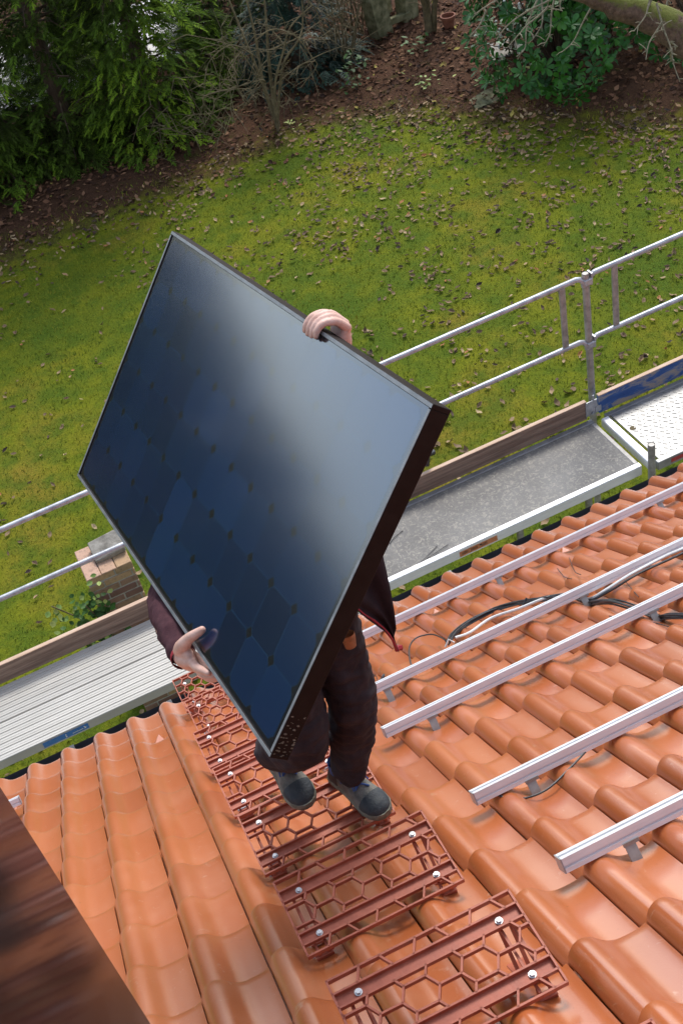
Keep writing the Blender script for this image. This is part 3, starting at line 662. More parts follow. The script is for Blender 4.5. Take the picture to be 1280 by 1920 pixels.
post(3.545, .385, GZ, -.02, 'short open-topped scaffold tube at the inner corner between the grey and checker plate decks')
post(1.13, 1.20, GZ, .83, 'outer scaffold post hidden behind the carried panel', (.80, .30))
post(1.10, .40, GZ, -.06, 'inner scaffold post behind the worker', ())
post(2.62, .50, GZ, -.34, 'grey scaffold leg in the gap between deck and gutter', ())
post(3.15, .52, GZ, -.34, 'second grey scaffold leg in the gap between deck and gutter, right of the first', ())
def guard(x0, x1, label, struts, hookl=True, hookr=True):
    t_ = thing('guard_rail', ((x0 + x1) / 2, 1.21, .3), label, 'guard rail', 'double guard rails of the scaffold')
    for z in (.80, .30):
        P = [(x0 + .045, 1.21, z), (x1 - .045, 1.21, z)]
        if hookl: P = [(x0 - .0, 1.19, z - .06), (x0 + .004, 1.195, z - .025), (x0 + .02, 1.205, z - .006)] + P
        if hookr: P = P + [(x1 - .02, 1.205, z - .006), (x1 - .004, 1.195, z - .025), (x1, 1.19, z - .06)]
        mb = MB(); mb.tube(P, .0185, 12); part('rail_tube', mb, M['galv'], t_, smooth=60)
    for x in struts:
        mb = MB(); mb.bbox((x, 1.21, .55), .042, .020, .47, b=.004); part('strut', mb, M['galvdull'], t_)
    return t_
guard(1.16, 3.60, 'double guard rail in the middle, running up to the meeting post', (3.45, 1.4))
guard(3.645, 6.2, 'double guard rail on the far right, strut just past the meeting post', (3.84,), True, False)
guard(-3.2, 1.10, 'double guard rail on the left, passing in front of the brick pier', (.9, -1.5), False, True)
mb = MB(); mb.bbox((2.30, 1.145, -.03), .07, .05, .09, b=.015); mb.tube([(2.30, 1.14, -.09), (2.335, 1.17, -.03), (2.39, 1.20, -.055)], .022, 10)
solo('scaffold_clamp', mb, M['cable'], 'dark scaffold clamp on the toe board next to the panel frame', 'clamp')

# ------------------------------------------------------------------ brick pier with stone slab, ivy
pier = thing('brick_pier', (.08, 2.56, GZ), 'garden pier of mixed brown and yellow bricks, stone slab on top', 'brick pier')
px0, px1, py0, py1, pz = -.10, .275, 2.38, 2.75, -.90
mb = MB(); mb.box(((px0 + px1) / 2, (py0 + py1) / 2, (GZ + pz) / 2 - .004), px1 - px0 - .014, py1 - py0 - .014, pz - GZ - .010); part('mortar', mb, M['mortar'], pier)
mb = MB(); ch_ = .0685; k = 0; z = pz
while z > GZ + .05:
    seq = [(0, .22), (.232, .375)] if k % 2 == 0 else [(0, .11), (.122, .342), (.354, .375)]
    for a, b_ in seq:
        for side in range(4):
            mb.cur = random.choice([.05, .2, .3, .4, .45, .6, .75]) if k else random.choice([.6, .8])
            jit = random.uniform(-.003, .003)
            if side == 0: mb.bbox((px0 + (a + b_) / 2, py0 + .05 + jit, z - .028), b_ - a, .10, .054, b=.004)
            elif side == 1: mb.bbox((px0 + (a + b_) / 2, py1 - .05 + jit, z - .028), b_ - a, .10, .054, b=.004)
            elif side == 2 and b_ - a > .05: mb.bbox((px0 + .05 + jit, py0 + .11 + (a + b_) / 2 * .42, z - .0275), .102, (b_ - a) * .42, .053, b=.004)
            elif side == 3 and b_ - a > .05: mb.bbox((px1 - .05 + jit, py0 + .11 + (a + b_) / 2 * .42, z - .0275), .102, (b_ - a) * .42, .053, b=.004)
    z -= ch_; k += 1
for i in range(3):
    mb.cur = [.95, .9, .78][i]; mb.bbox((px0 + .0625 + i * .125, (py0 + py1) / 2, pz + .006), .118, .374, .012, b=.004)
part('bricks', mb, M['brick'], pier, smooth=0)
sl = MB(); ax = Matrix.Rotation(R_(14), 3, 'X') @ Matrix.Rotation(R_(-6), 3, 'Y'); sl.bbox((.15, 2.60, pz + .055), .25, .20, .06, tuple(ax.col), b=.008)
solo('stone_slab', sl, M['slab'], 'pale stone slab lying tilted on the brick pier', 'stone slab')

def leaf_cluster_plant(name, c, label, cat, n, spread, mat, L=(.05, .09), vine=True):
    t_ = thing(name, c, label, cat); mb = MB(); st_ = MB(); c = Vector(c)
    for k in range(n):
        a = random.uniform(0, 2 * math.pi); r = random.random() ** .6
        p = c + Vector((math.cos(a) * r * spread[0], math.sin(a) * r * spread[1], random.uniform(.02, spread[2]) * (1.1 - r * .6)))
        d = Vector((random.gauss(0, 1), random.gauss(-.3, 1), random.gauss(-.2, .5)))
        leafpoly(mb, p, d, Vector((random.gauss(0, .4), -.5 + random.gauss(0, .3), 1)).normalized(), random.uniform(*L), random.uniform(*L) * .85, .2, .15, min(1, max(0, random.gauss(.42, .22))))
        if k % 6 == 0: st_.tube([c + (p - c) * .1, c + (p - c) * .6 + Vector((0, 0, .04)), p], .004, 5)
    part('leaves', mb, mat, t_, smooth=0); part('stems', st_, M['stem'], t_)
    return t_
# ivy beside the pier
iv = thing('ivy_plant', (-.25, 2.5, GZ), 'ivy with pale edged leaves climbing beside the brick pier', 'ivy')
mb = MB(); s_ = MB()
for (a, b_, n) in (((-.05, 2.42, -1.9), (-.18, 2.30, -1.05), 140), ((-.1, 2.4, -1.6), (-.42, 2.4, -1.0), 60), ((-.15, 2.3, -1.8), (-.3, 2.2, -1.3), 120), ((-.1, 2.36, -1.2), (-.06, 2.32, -1.0), 40)):
    a, b_ = Vector(a), Vector(b_); s_.tube(smoothpts([a, (a + b_) / 2 + Vector((.03, -.05, .05)), b_]), .006, 5)
    for k in range(n):
        q = random.random(); p = a.lerp(b_, q) + Vector((random.gauss(0, .07), random.gauss(-.02, .05), random.gauss(0, .07)))
        pale = q > .75 and a.x < -.08
        leafpoly(mb, p, Vector((random.gauss(-.2, 1), random.gauss(-.4, .6), random.gauss(-.4, .5))), Vector((0, -.6, .8)), random.uniform(.032, .058), random.uniform(.034, .055), .2, .2, random.uniform(.75, 1) if (pale or random.random() < .08) else random.uniform(.1, .65))
part('leaves', mb, M['ivy'], iv, smooth=0); part('stems', s_, M['stem'], iv)
leaf_cluster_plant('ivy_plant', (-.2, .95, GZ), 'dark low ivy growing in the gap between left deck and gutter', 'ivy', 420, (1.0, .45, .5), M['ivy'])

# ------------------------------------------------------------------ grass blades and leaves
def grass():
    mb = MB(); rng = np.random.default_rng(3)
    n = 90000; P = rng.random((n, 2)) * np.array([11.5, 11.0]) + np.array([-2.0, 1.0])
    vs = []; tt = []; fs = []
    for x, y in P:
        if x > 3.2 + .62 * y + 2.5: continue
        d = beyond(x, y)
        if d > .5 or random.random() < max(0, (d + .6) * .7): continue
        pn = noise.noise(Vector((x * .8, y * .8, 0))); pn2 = noise.noise(Vector((x * 3, y * 3, 5)))
        h = .018 + .022 * random.random() + .012 * max(0, pn2); a = random.uniform(0, 6.283); wd = random.uniform(.003, .006)
        dx, dy = math.cos(a), math.sin(a); b_ = random.uniform(.3, 1.1) * h; z = gz(x, y) if False else GZ + .035 * noise.noise(Vector((x * .7, y * .7, 3)))
        o = len(vs); vs += [(x - dy * wd, y + dx * wd, z - .004), (x + dy * wd, y - dx * wd, z - .004), (x + dx * b_, y + dy * b_, z + h)]
        tt += [min(1, max(0, .5 + .45 * pn + .3 * pn2 + random.gauss(0, .18)))] * 3; fs.append((o, o + 1, o + 2))
    mb.v = vs; mb.f = fs; mb.t = tt
    o = part('grass_blades', mb, M['grass'], smooth=0); o['kind'] = 'stuff'; o['label'] = 'short mossy lawn grass'
grass()
def leaf_density(x, y):
    d = beyond(x, y)
    q = .5 + .5 * noise.noise(Vector((x * .9, y * .9, 9))) + .3 * noise.noise(Vector((x * 2.6, y * 2.6, 2)))
    right = max(0, min(1, (x - 1.5) / 5.5)); far = max(0, min(1, (y - 3) / 5))
    base = .06 + .58 * right * (.35 + .65 * far) + .35 * max(0, 1 - abs(d + .3) / 1.2)
    return max(0, base * (q ** 1.6) * 1.6)
leaf_pts = []
rr = random.Random(11)
while len(leaf_pts) < 4300:
    x = rr.uniform(-2.2, 10); y = rr.uniform(1.4, 12.2)
    if beyond(x, y) > .2 or rr.random() > leaf_density(x, y): continue
    leaf_pts.append((x, y))
leaf_pts.sort(key=lambda p: (p[0] - .02) ** 2 + (p[1] + 4.88) ** 2 + (0 if p[0] < 3.0 + .6 * p[1] and p[0] > -1.4 + .25 * p[1] else 1e4))
LM = []
for k in range(9):
    mb = MB(); L = rr.uniform(.06, .105); leafpoly(mb, (-L / 2, 0, 0), (1, 0, 0), Vector((0, 0, 1)), L, L * rr.uniform(.42, .62), rr.uniform(.5, 1.6), rr.uniform(.2, .9), [.15, .35, .5, .62, .7, .8, .9, .45, 1.0][k])
    me = mb.mesh('fallen_leaf', (0, 0, 0), 180); me.materials.append(M['leaf']); LM.append(me)
for i, (x, y) in enumerate(leaf_pts[:300]):
    o = bpy.data.objects.new('fallen_leaf', LM[rr.choice([0, 0, 1, 1, 2, 2, 3, 4, 4, 5, 6, 7])]); COL.objects.link(o); o.location = (x, y, GZ + .035 * noise.noise(Vector((x * .7, y * .7, 3))) + .018)
    o.rotation_euler = (rr.gauss(0, .35), rr.gauss(0, .35), rr.uniform(0, 6.28)); tag(o, 'dry curled brown leaf fallen on the lawn', 'leaf', 'fallen leaves on the lawn')
mb = MB()
for x, y in leaf_pts[300:]:
    a = rr.uniform(0, 6.28); L = rr.uniform(.05, .095); t_ = min(1, max(0, rr.gauss(.5, .27)))
    leafpoly(mb, (x, y, GZ + .035 * noise.noise(Vector((x * .7, y * .7, 3))) + rr.uniform(.012, .03)), (math.cos(a), math.sin(a), rr.gauss(0, .25)), Vector((rr.gauss(0, .3), rr.gauss(0, .3), 1)).normalized(), L, L * rr.uniform(.4, .62), rr.uniform(.4, 1.5), rr.uniform(.2, .9), t_)
o = part('fallen_leaves', mb, M['leaf'], smooth=0); o['kind'] = 'stuff'; o['label'] = 'many dry brown leaves scattered over the far lawn'
mb = MB(); n = 0
while n < 26000:
    x = rr.uniform(-2, 13); y = rr.uniform(6, 20); d = beyond(x, y)
    if d < -.9 or (d < .8 and rr.random() > .35 + .33 * d) or y > 8 + 14: continue
    if x < .5 + (y - 12) * .0 and rr.random() < .5: continue
    n += 1; a = rr.uniform(0, 6.28); L = rr.uniform(.05, .11)
    leafpoly(mb, (x, y, gz(x, y) + rr.uniform(.004, .03)), (math.cos(a), math.sin(a), rr.gauss(0, .3)), Vector((rr.gauss(0, .4), rr.gauss(0, .4), 1)).normalized(), L, L * rr.uniform(.45, .7), rr.uniform(.3, 1.2), rr.uniform(.1, .7), min(1, max(0, rr.gauss(.45, .25))), n=2)
o = part('leaf_litter', mb, M['litter'], smooth=0); o['kind'] = 'stuff'; o['label'] = 'red brown leaf litter under the shrubs'

# ------------------------------------------------------------------ conifers of the hedge
def spray(mb, p, d, L, tint, droop):
    """one flat fan of scale-leaf twigs"""
    d = Vector(d).normalized(); up = Vector((0, 0, 1)); side = d.cross(up); side = side.normalized() if side.length > 1e-4 else Vector((1, 0, 0)); nn = side.cross(d)
    side = (side + nn * random.gauss(0, .35)).normalized()
    m = 6
    for i in range(m):
        q = (i + .4) / m; c = Vector(p) + d * (L * q) - up * (droop * L * q * q)
        bl = L * (.46 - .30 * q) * random.uniform(.8, 1.2)
        for sg in (-1, 1):
            dd = (d * .75 + side * sg * .75 - up * droop * q * .7).normalized(); s2 = dd.cross(nn).normalized()
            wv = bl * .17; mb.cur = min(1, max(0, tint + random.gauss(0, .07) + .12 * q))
            e = c + dd * bl - up * droop * bl * .25
            mb.add([c, c + dd * bl * .5 - s2 * wv, e, c + dd * bl * .5 + s2 * wv], [(0, 1, 2, 3)])
    e = Vector(p) + d * L - up * droop * L; mb.cur = min(1, tint + .15); c = Vector(p) + d * L * .55 - up * droop * L * .3; s2 = side * L * .07
    mb.add([c, (c + e) / 2 - s2, e + d * L * .08, (c + e) / 2 + s2], [(0, 1, 2, 3)])
def make_conifer(seed, H, rad, nspray, label, mat, cat='conifer', grp=None, low=.25, tcol=.38):
    random.seed(seed)
    t_ = thing('conifer_tree', (0, 0, 0), label, cat, grp); mb = MB()
    boughs = []
    nb = int(nspray / 16)
    for k in range(nb):
        z = low + (H - low) * random.random() ** 1.5
        a = random.uniform(0, 6.283); f = 1 - (z / H) ** 1.3; rl = rad * (.30 + .70 * f) * random.uniform(.72, 1.12)
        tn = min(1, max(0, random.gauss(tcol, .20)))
        dr = Vector((math.cos(a), math.sin(a), 0)); dip = random.uniform(.12, .5)
        boughs.append((z, a, rl, dip))
        for j in range(16):
            q = random.uniform(.35, 1.0); lat = random.gauss(0, .15) * rl
            p = dr * (rl * q) + Vector((-dr.y, dr.x, 0)) * lat * (.5 + q) + Vector((0, 0, z - dip * rl * q * q + random.gauss(0, .05)))
            if p.z < .08: p.z = .08 + random.random() * .2
            a2 = a + random.gauss(0, .6)
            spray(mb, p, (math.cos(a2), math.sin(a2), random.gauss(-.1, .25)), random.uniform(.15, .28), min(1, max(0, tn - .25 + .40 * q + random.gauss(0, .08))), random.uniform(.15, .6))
    part('crown', mb, mat, t_, smooth=0)
    tr_ = MB(); tr_.tube([(0, 0, -.1), (.03, .02, H * .3), (0, .04, H * .65), (.02, 0, H * .95)], [.13, .11, .07, .015], 10)
    for z, a, rl, dip in boughs[::3]:
        d = Vector((math.cos(a), math.sin(a), 0)); tr_.tube([Vector((0, 0, z)), d * rl * .45 + Vector((0, 0, z + .03)), d * rl * .85 + Vector((0, 0, z - dip * rl * .6))], [.022, .014, .005], 5)
    part('trunk', tr_, M['bark'], t_)
    return t_
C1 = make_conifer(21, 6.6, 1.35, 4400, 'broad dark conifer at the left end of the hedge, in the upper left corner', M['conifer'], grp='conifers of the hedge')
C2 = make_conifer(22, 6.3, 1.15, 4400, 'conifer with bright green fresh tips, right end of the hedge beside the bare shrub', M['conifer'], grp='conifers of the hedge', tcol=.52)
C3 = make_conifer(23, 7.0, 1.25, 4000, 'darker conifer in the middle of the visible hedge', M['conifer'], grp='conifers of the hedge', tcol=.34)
def place(o, x, y, rz, s): o.location = (x, y, gz(x, y) - .05); o.rotation_euler = (0, 0, rz); o.scale = (s, s, s)
place(C2, 3.55, 13.05, .4, .95); place(C1, 1.05, 13.9, 1.9, 1.0); place(C3, 2.35, 13.75, 3.3, .98)
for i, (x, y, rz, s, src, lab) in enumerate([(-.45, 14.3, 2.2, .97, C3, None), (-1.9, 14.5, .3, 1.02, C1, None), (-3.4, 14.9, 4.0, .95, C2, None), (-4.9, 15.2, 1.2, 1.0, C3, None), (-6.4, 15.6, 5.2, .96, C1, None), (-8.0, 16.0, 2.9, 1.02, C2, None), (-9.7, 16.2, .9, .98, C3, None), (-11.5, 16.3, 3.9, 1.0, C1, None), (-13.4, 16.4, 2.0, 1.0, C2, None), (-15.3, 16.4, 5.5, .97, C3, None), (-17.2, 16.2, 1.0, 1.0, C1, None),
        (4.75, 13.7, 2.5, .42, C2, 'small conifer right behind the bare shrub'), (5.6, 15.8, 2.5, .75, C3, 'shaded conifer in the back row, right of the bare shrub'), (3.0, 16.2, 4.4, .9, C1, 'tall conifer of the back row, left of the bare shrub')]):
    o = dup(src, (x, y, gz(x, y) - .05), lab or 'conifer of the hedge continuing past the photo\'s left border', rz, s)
yw = make_conifer(31, 1.9, 1.0, 1300, 'low bluish conifer bush behind the bare shrub', M['yew'], 'conifer bush', None, .1, .4); yw.name = 'conifer_bush'; place(yw, 6.0, 13.3, 0, 1)
random.seed(5)
# pale gravel path behind the hedge, glimpsed through its gaps
mb = MB(); xs = np.arange(-22, 5.6, .6); vs = []
for x in xs:
    for dy in (0, .5, 1.1, 1.8, 2.6): y = 15.6 + dy - .12 * (x - 1); vs.append((x, y, gz(x, y) + .03))
mb.add(vs, [(i * 5 + j, i * 5 + 5 + j, i * 5 + 6 + j, i * 5 + j + 1) for i in range(len(xs) - 1) for j in range(4)]); o = part('path', mb, M['render'], smooth=180); o['kind'] = 'structure'

# wood closing the view beyond the hedge, left of the photo (seen mirrored in the panel)
random.seed(77); mb = MB()
for k in range(5200):
    x = random.uniform(-75, 3); y = 43 + random.uniform(0, 4) + .05 * x; top = 7.85 + .5 * noise.noise(Vector((x * .25, 0, 4))); z = gz(x, y) + random.random() ** .7 * top
    a = random.uniform(0, 6.28); spray(mb, (x, y, z), (math.cos(a), -abs(math.sin(a)), random.gauss(0, .3)), random.uniform(1.4, 2.4), random.uniform(.1, .5), .4)
o = part('far_wood', mb, M['conifer'], smooth=0); o['kind'] = 'stuff'
random.seed(5)

# bare shrubs
ST = [[(4.994, 11.7, -2.62), (4.925, 11.7, -2.069), (4.83, 11.7, -1.446), (4.692, 11.7, -0.581)], [(4.969, 11.65, -2.601), (4.89, 11.65, -1.959), (4.933, 11.65, -1.278), (4.93, 11.65, -0.651)], [(4.943, 11.65, -2.58), (5.02, 11.6, -1.677), (5.108, 11.6, -1.139), (5.169, 11.6, -0.722)], [(4.974, 11.55, -1.957), (5.292, 11.55, -1.84), (5.724, 11.55, -1.766), (6.142, 11.55, -1.764)], [(5.003, 11.5, -1.409), (5.41, 11.5, -1.406), (5.842, 11.5, -1.298), (6.099, 11.5, -1.241)], [(4.95, 11.6, -2.5), (5.162, 11.45, -1.681), (5.469, 11.45, -1.412), (5.579, 11.45, -1.19), (5.635, 11.45, -0.844)], [(4.904, 11.5, -2.58), (4.967, 11.4, -1.903), (5.187, 11.4, -1.483), (5.379, 11.4, -1.178), (5.737, 11.4, -1.011)], [(4.821, 11.35, -1.909), (4.713, 11.35, -1.52), (4.528, 11.35, -1.15), (4.268, 11.35, -0.945), (3.934, 11.35, -0.751)], [(4.514, 11.3, -1.13), (4.425, 11.3, -1.548), (4.473, 11.3, -1.916)], [(4.34, 11.15, -1.58), (3.894, 11.25, -1.598), (4.062, 11.25, -2.015), (4.069, 11.25, -2.218)], [(4.799, 11.2, -1.093), (5.049, 11.2, -1.037), (5.327, 11.2, -1.21), (5.497, 11.2, -1.534), (5.58, 11.2, -1.717)], [(4.85, 11.4, -1.8), (4.731, 11.15, -1.613), (4.34, 11.15, -1.58), (4.004, 11.15, -1.644)], [(4.72, 11.3, -1.4), (4.656, 11.1, -1.193), (4.396, 11.1, -0.988), (4.051, 11.1, -1.117), (3.932, 11.1, -1.408)]]
bs_ = thing('bare_shrub', (4.95, 11.65, GZ), 'leafless shrub with many olive stems at the lawn edge left of centre', 'shrub')
mb = MB(); tw_ = MB()
for i, l in enumerate(ST):
    p = smoothpts(l); n = len(p); r0 = .030 if i < 3 else (.022 if l[0][2] < -2 else .011); mb.tube(p, [r0 * (1 - .65 * k / n) for k in range(n)], 7)
    for j in range(11):
        k = random.randrange(2, n); a = p[k]; d = Vector((random.gauss(0, 1), random.gauss(-.2, .7), random.gauss(.25, .7))).normalized(); L = random.uniform(.2, .6)
        q = [a]; 
        for s in range(4): d = (d + Vector((random.gauss(0, .3), random.gauss(0, .3), random.gauss(-.05, .3)))).normalized(); q.append(q[-1] + d * L / 4)
        tw_.tube(q, [.0055, .0045, .004, .003, .002], 4)
        for e in range(2):
            dd = (d + Vector((random.gauss(0, .8), random.gauss(0, .8), random.gauss(0, .8)))).normalized(); tw_.tube([q[2], q[2] + dd * L * .3, q[2] + dd * L * .5 + Vector((0, 0, random.gauss(0, .05)))], [.004, .003, .0015], 4)
part('stems', mb, M['stem'], bs_); part('twigs', tw_, M['stem'], bs_)
def stem_bush(c, label, n, H, sp, r0, lean=(0, 0), tw=3):
    t_ = thing('bare_shrub', c, label, 'shrub'); mb = MB(); tw_ = MB(); c = Vector(c)
    for i in range(n):
        a = random.uniform(0, 6.28); b0 = c + Vector((math.cos(a), math.sin(a), 0)) * random.uniform(0, .14) - Vector((0, 0, .05)); d = Vector((random.gauss(lean[0], sp), random.gauss(lean[1], sp), 1)).normalized(); q = [b0]
        for k in range(6): q.append(q[-1] + d * H / 6); d = (d + Vector((random.gauss(0, .1), random.gauss(0, .1), 0))).normalized()
        mb.tube(q, [r0 * (1 - .12 * k) for k in range(7)], 7)
        for j in range(tw):
            s = random.choice(q[1:]); d2 = Vector((random.gauss(0, 1), random.gauss(0, 1), random.gauss(.2, .5))).normalized(); L = random.uniform(.2, .6); tw_.tube([s, s + d2 * L * .5, s + d2 * L + Vector((0, 0, random.gauss(-.05, .1)))], [.006, .004, .002], 4)
    part('stems', mb, M['stem'], t_); part('twigs', tw_, M['stem'], t_)
stem_bush((7.98, 12.72, gz(7.98, 12.72)), 'tight clump of thick bare stems right of the mossy stone posts', 8, 2.6, .07, .05)
stem_bush((6.55, 12.75, gz(6.55, 12.75)), 'thin brown bare shrub left of the mossy stone posts', 16, 1.8, .22, .012, (0, 0), 9)
stem_bush((7.15, 13.6, gz(7.15, 13.6)), 'bare twiggy shrub behind the mossy stone posts', 12, 2.2, .25, .012, (0, 0), 9)
stem_bush((4.0, 12.2, gz(4.0, 12.2)), 'tangle of thin bare twigs in front of the hedge foot', 12, 1.2, .5, .006, (0, -.2), 6)
stem_bush((3.2, 12.15, gz(3.2, 12.15)), 'few thin bare shoots hanging before the bright green conifer', 5, .9, .5, .005, (.2, -.2), 3)

# laurel bush with whorled glossy leaves
def laurel(c, rx, ry, rz, n, label, seed):
    random.seed(seed); t_ = thing('laurel_bush', c, label, 'laurel bush'); mb = MB(); c = Vector(c); br = MB()
    lobes = [(Vector((random.gauss(0, .5) * rx, random.gauss(0, .5) * ry, random.uniform(.35, .9) * rz)), random.uniform(.35, .6)) for k in range(9)]
    for k in range(n):
        if random.random() < .6:
            lo, lr = random.choice(lobes); d = Vector((random.gauss(0, 1), random.gauss(0, 1), random.gauss(0, 1))).normalized(); p = lo + Vector((d.x * rx, d.y * ry, d.z * rz * .7)) * lr
        else:
            a = random.uniform(0, 6.283); z = random.random(); rr_ = math.sqrt(max(.05, 1 - (z * 1.05 - .25) ** 2 * 1.1)) * random.uniform(.8, 1.05); p = Vector((math.cos(a) * rx * rr_, math.sin(a) * ry * rr_, z * rz)); d = Vector((math.cos(a), math.sin(a), .4)).normalized()
        if p.z < .12: p.z = random.uniform(.1, .4)
        tn = min(1, max(0, random.gauss(.40, .22)))
        axd = (d + Vector((random.gauss(0, .35), random.gauss(0, .35), random.gauss(.15, .35)))).normalized(); u = axd.orthogonal().normalized(); v_ = axd.cross(u)
        m = random.choice([5, 6, 7]); ph = random.random() * 6
        for j in range(m):
            a = ph + j * 6.283 / m * 1.02; e = u * math.cos(a) + v_ * math.sin(a); ld = (e * .85 + axd * random.uniform(.1, .6)).normalized()
            L = random.uniform(.10, .15); leafpoly(mb, c + p + e * .008, ld, axd, L, L * random.uniform(.40, .52), -.25, .12, min(1, max(0, tn + random.gauss(0, .09))), 4, True)
        if k % 8 == 0: br.tube([c + Vector((p.x * .1, p.y * .1, 0)), c + Vector((p.x * .55, p.y * .55, p.z * .6)), c + p], [.018, .010, .004], 5)
    part('leaves', mb, M['laurel'], t_, smooth=0); part('branches', br, M['bark'], t_)
laurel((8.75, 10.25, gz(8.75, 10.25)), 1.2, 1.05, 2.6, 850, 'glossy dark green laurel bush at the upper right, under the mossy limb', 41)
laurel((10.6, 9.6, gz(10.6, 9.6)), 1.3, 1.2, 3.0, 420, 'second laurel bush in the shade at the right photo border, behind the limb', 42)
sn = thing('snowberry_bush', (8.35, 10.75, gz(8.35, 10.75)), 'small shrub with white berries left of the laurel bush', 'shrub')
mb = MB(); br = MB()
for k in range(14):
    p = Vector((8.3 + random.gauss(0, .16), 10.65 + random.gauss(0, .14), gz(8.3, 10.7) + random.uniform(.35, .95))); br.tube([Vector((8.35, 10.75, gz(8.35, 10.75))), (p + Vector((8.35, 10.75, gz(8.35, 10.75)))) / 2 + Vector((0, 0, .15)), p], [.006, .004, .002], 4)
    for j in range(2): mb.sphere(p + Vector((random.gauss(0, .03), random.gauss(0, .03), random.gauss(0, .03))), random.uniform(.014, .024), 7)
part('berries', mb, M['berry'], sn); part('stems', br, M['stem'], sn)
mb = MB()
for k in range(90): leafpoly(mb, (8.3 + random.gauss(0, .2), 10.7 + random.gauss(0, .16), gz(8.3, 10.7) + random.uniform(.15, .9)), (random.gauss(0, 1), random.gauss(0, 1), random.gauss(0, .5)), Vector((0, 0, 1)), .09, .05, .2, .1, random.uniform(.2, .8))
part('leaves', mb, M['laurel'], sn, smooth=0)

# mossy old tree: trunk right of the photo, limb reaching across its corner
ot = thing('old_tree', (7.6, 2.4, GZ), 'old tree with a thick mossy limb and hanging lichen twigs in the upper right corner', 'tree')
mb = MB(); mb.tube(smoothpts([(7.7, 2.3, GZ - .1), (7.5, 2.4, -1.4), (7.1, 2.75, -.2), (6.75, 3.0, .25)]), [.36 - .008 * i for i in range(16)], 14); part('trunk', mb, M['mossbark'], ot)
mb = MB(); lp = smoothpts([(6.9, 2.9, .12), (6.438, 3.29, .467), (6.093, 3.626, .758), (5.839, 3.875, .976), (5.578, 4.078, 1.143), (5.204, 4.409, 1.424), (4.7, 4.9, 1.9), (4.1, 5.6, 2.7)]); nlp = len(lp)
mb.tube([p + Vector((random.gauss(0, .012), random.gauss(0, .012), random.gauss(0, .012))) for p in lp], [(.20 - .125 * min(1, k / (nlp * .62))) * random.uniform(.95, 1.07) for k in range(nlp)], 16); part('limb', mb, M['mossbark'], ot, smooth=180)
TW = [[(4.325, 3.813, 1.499), (4.392, 3.824, 1.524), (4.541, 3.825, 1.555), (4.608, 3.836, 1.58)], [(4.485, 3.78, 1.274), (4.581, 3.809, 1.324), (4.694, 3.821, 1.359), (4.814, 3.82, 1.382), (4.958, 3.81, 1.399), (5.049, 3.812, 1.419)], [(4.616, 3.849, 1.151), (4.742, 3.876, 1.205), (4.822, 3.893, 1.239), (4.944, 3.902, 1.273), (5.03, 3.916, 1.305)], [(4.713, 3.91, 1.014), (4.801, 3.924, 1.046), (4.873, 4.005, 1.147), (4.963, 4.068, 1.232), (5.037, 4.107, 1.29), (5.083, 4.129, 1.322)], [(4.955, 4.073, 1.014), (5.072, 4.116, 1.084), (5.128, 4.185, 1.168), (5.16, 4.242, 1.237)], [(5.086, 4.139, .89), (5.181, 4.183, .955), (5.26, 4.274, 1.068), (5.341, 4.344, 1.159)], [(5.288, 4.187, .758), (5.404, 4.202, .797), (5.547, 4.269, .897), (5.685, 4.327, .987), (5.733, 4.36, 1.032)], [(5.425, 3.343, 1.137), (5.545, 3.375, 1.196), (5.599, 3.411, 1.245), (5.659, 3.444, 1.292)], [(5.499, 3.304, .889), (5.575, 3.371, .975), (5.688, 3.412, 1.042), (5.738, 3.431, 1.071)], [(5.758, 3.23, .638), (5.769, 3.334, .752), (5.8, 3.41, .84), (5.811, 3.515, .954), (5.833, 3.624, 1.076), (5.843, 3.66, 1.116)], [(5.941, 3.524, .767), (5.82, 3.46, .87)], [(5.998, 3.559, .594), (5.90, 3.55, .66), (5.80, 3.40, .83)], [(6.121, 3.906, .769), (6.153, 3.986, .861), (6.211, 4.035, .924)], [(4.66, 4.59, .993), (4.776, 4.616, 1.044), (4.878, 4.669, 1.121)], [(5.006, 3.688, 1.351), (5.021, 3.72, 1.389), (5.065, 3.741, 1.42)]]
ml = [Vector((4.6, 3.8, 1.58)), Vector((5.05, 3.85, 1.42)), Vector((5.5, 3.95, 1.30)), Vector((5.75, 3.7, 1.2))]
mb = MB(); mb.tube(smoothpts([(4.3, 3.75, 1.75), (4.75, 3.8, 1.55), (5.1, 3.92, 1.44), (5.4, 4.05, 1.36), (5.45, 4.15, 1.24)]), .016, 7); mb.tube(smoothpts([(5.64, 3.42, 1.33), (5.72, 3.6, 1.25), (5.85, 3.75, 1.12), (5.86, 3.84, .98)]), .014, 7); mb.tube(smoothpts([(5.0, 4.25, 1.3), (5.4, 4.35, 1.25), (5.75, 4.4, 1.1), (5.65, 4.05, 1.08)]), .012, 7)
for l in TW:
    p = smoothpts(l); n = len(p); mb.tube(p, [.0035 + .0065 * k / n for k in range(n)], 6)
    for j in range(7):
        a = random.choice(p); d = Vector((random.gauss(0, 1), random.gauss(0, 1), random.gauss(-.2, .7))).normalized() * random.uniform(.03, .10); mb.tube([a, a + d * .5 + Vector((0, 0, .006)), a + d], [.005, .004, .003], 5)
part('twigs', mb, M['twig'], ot)

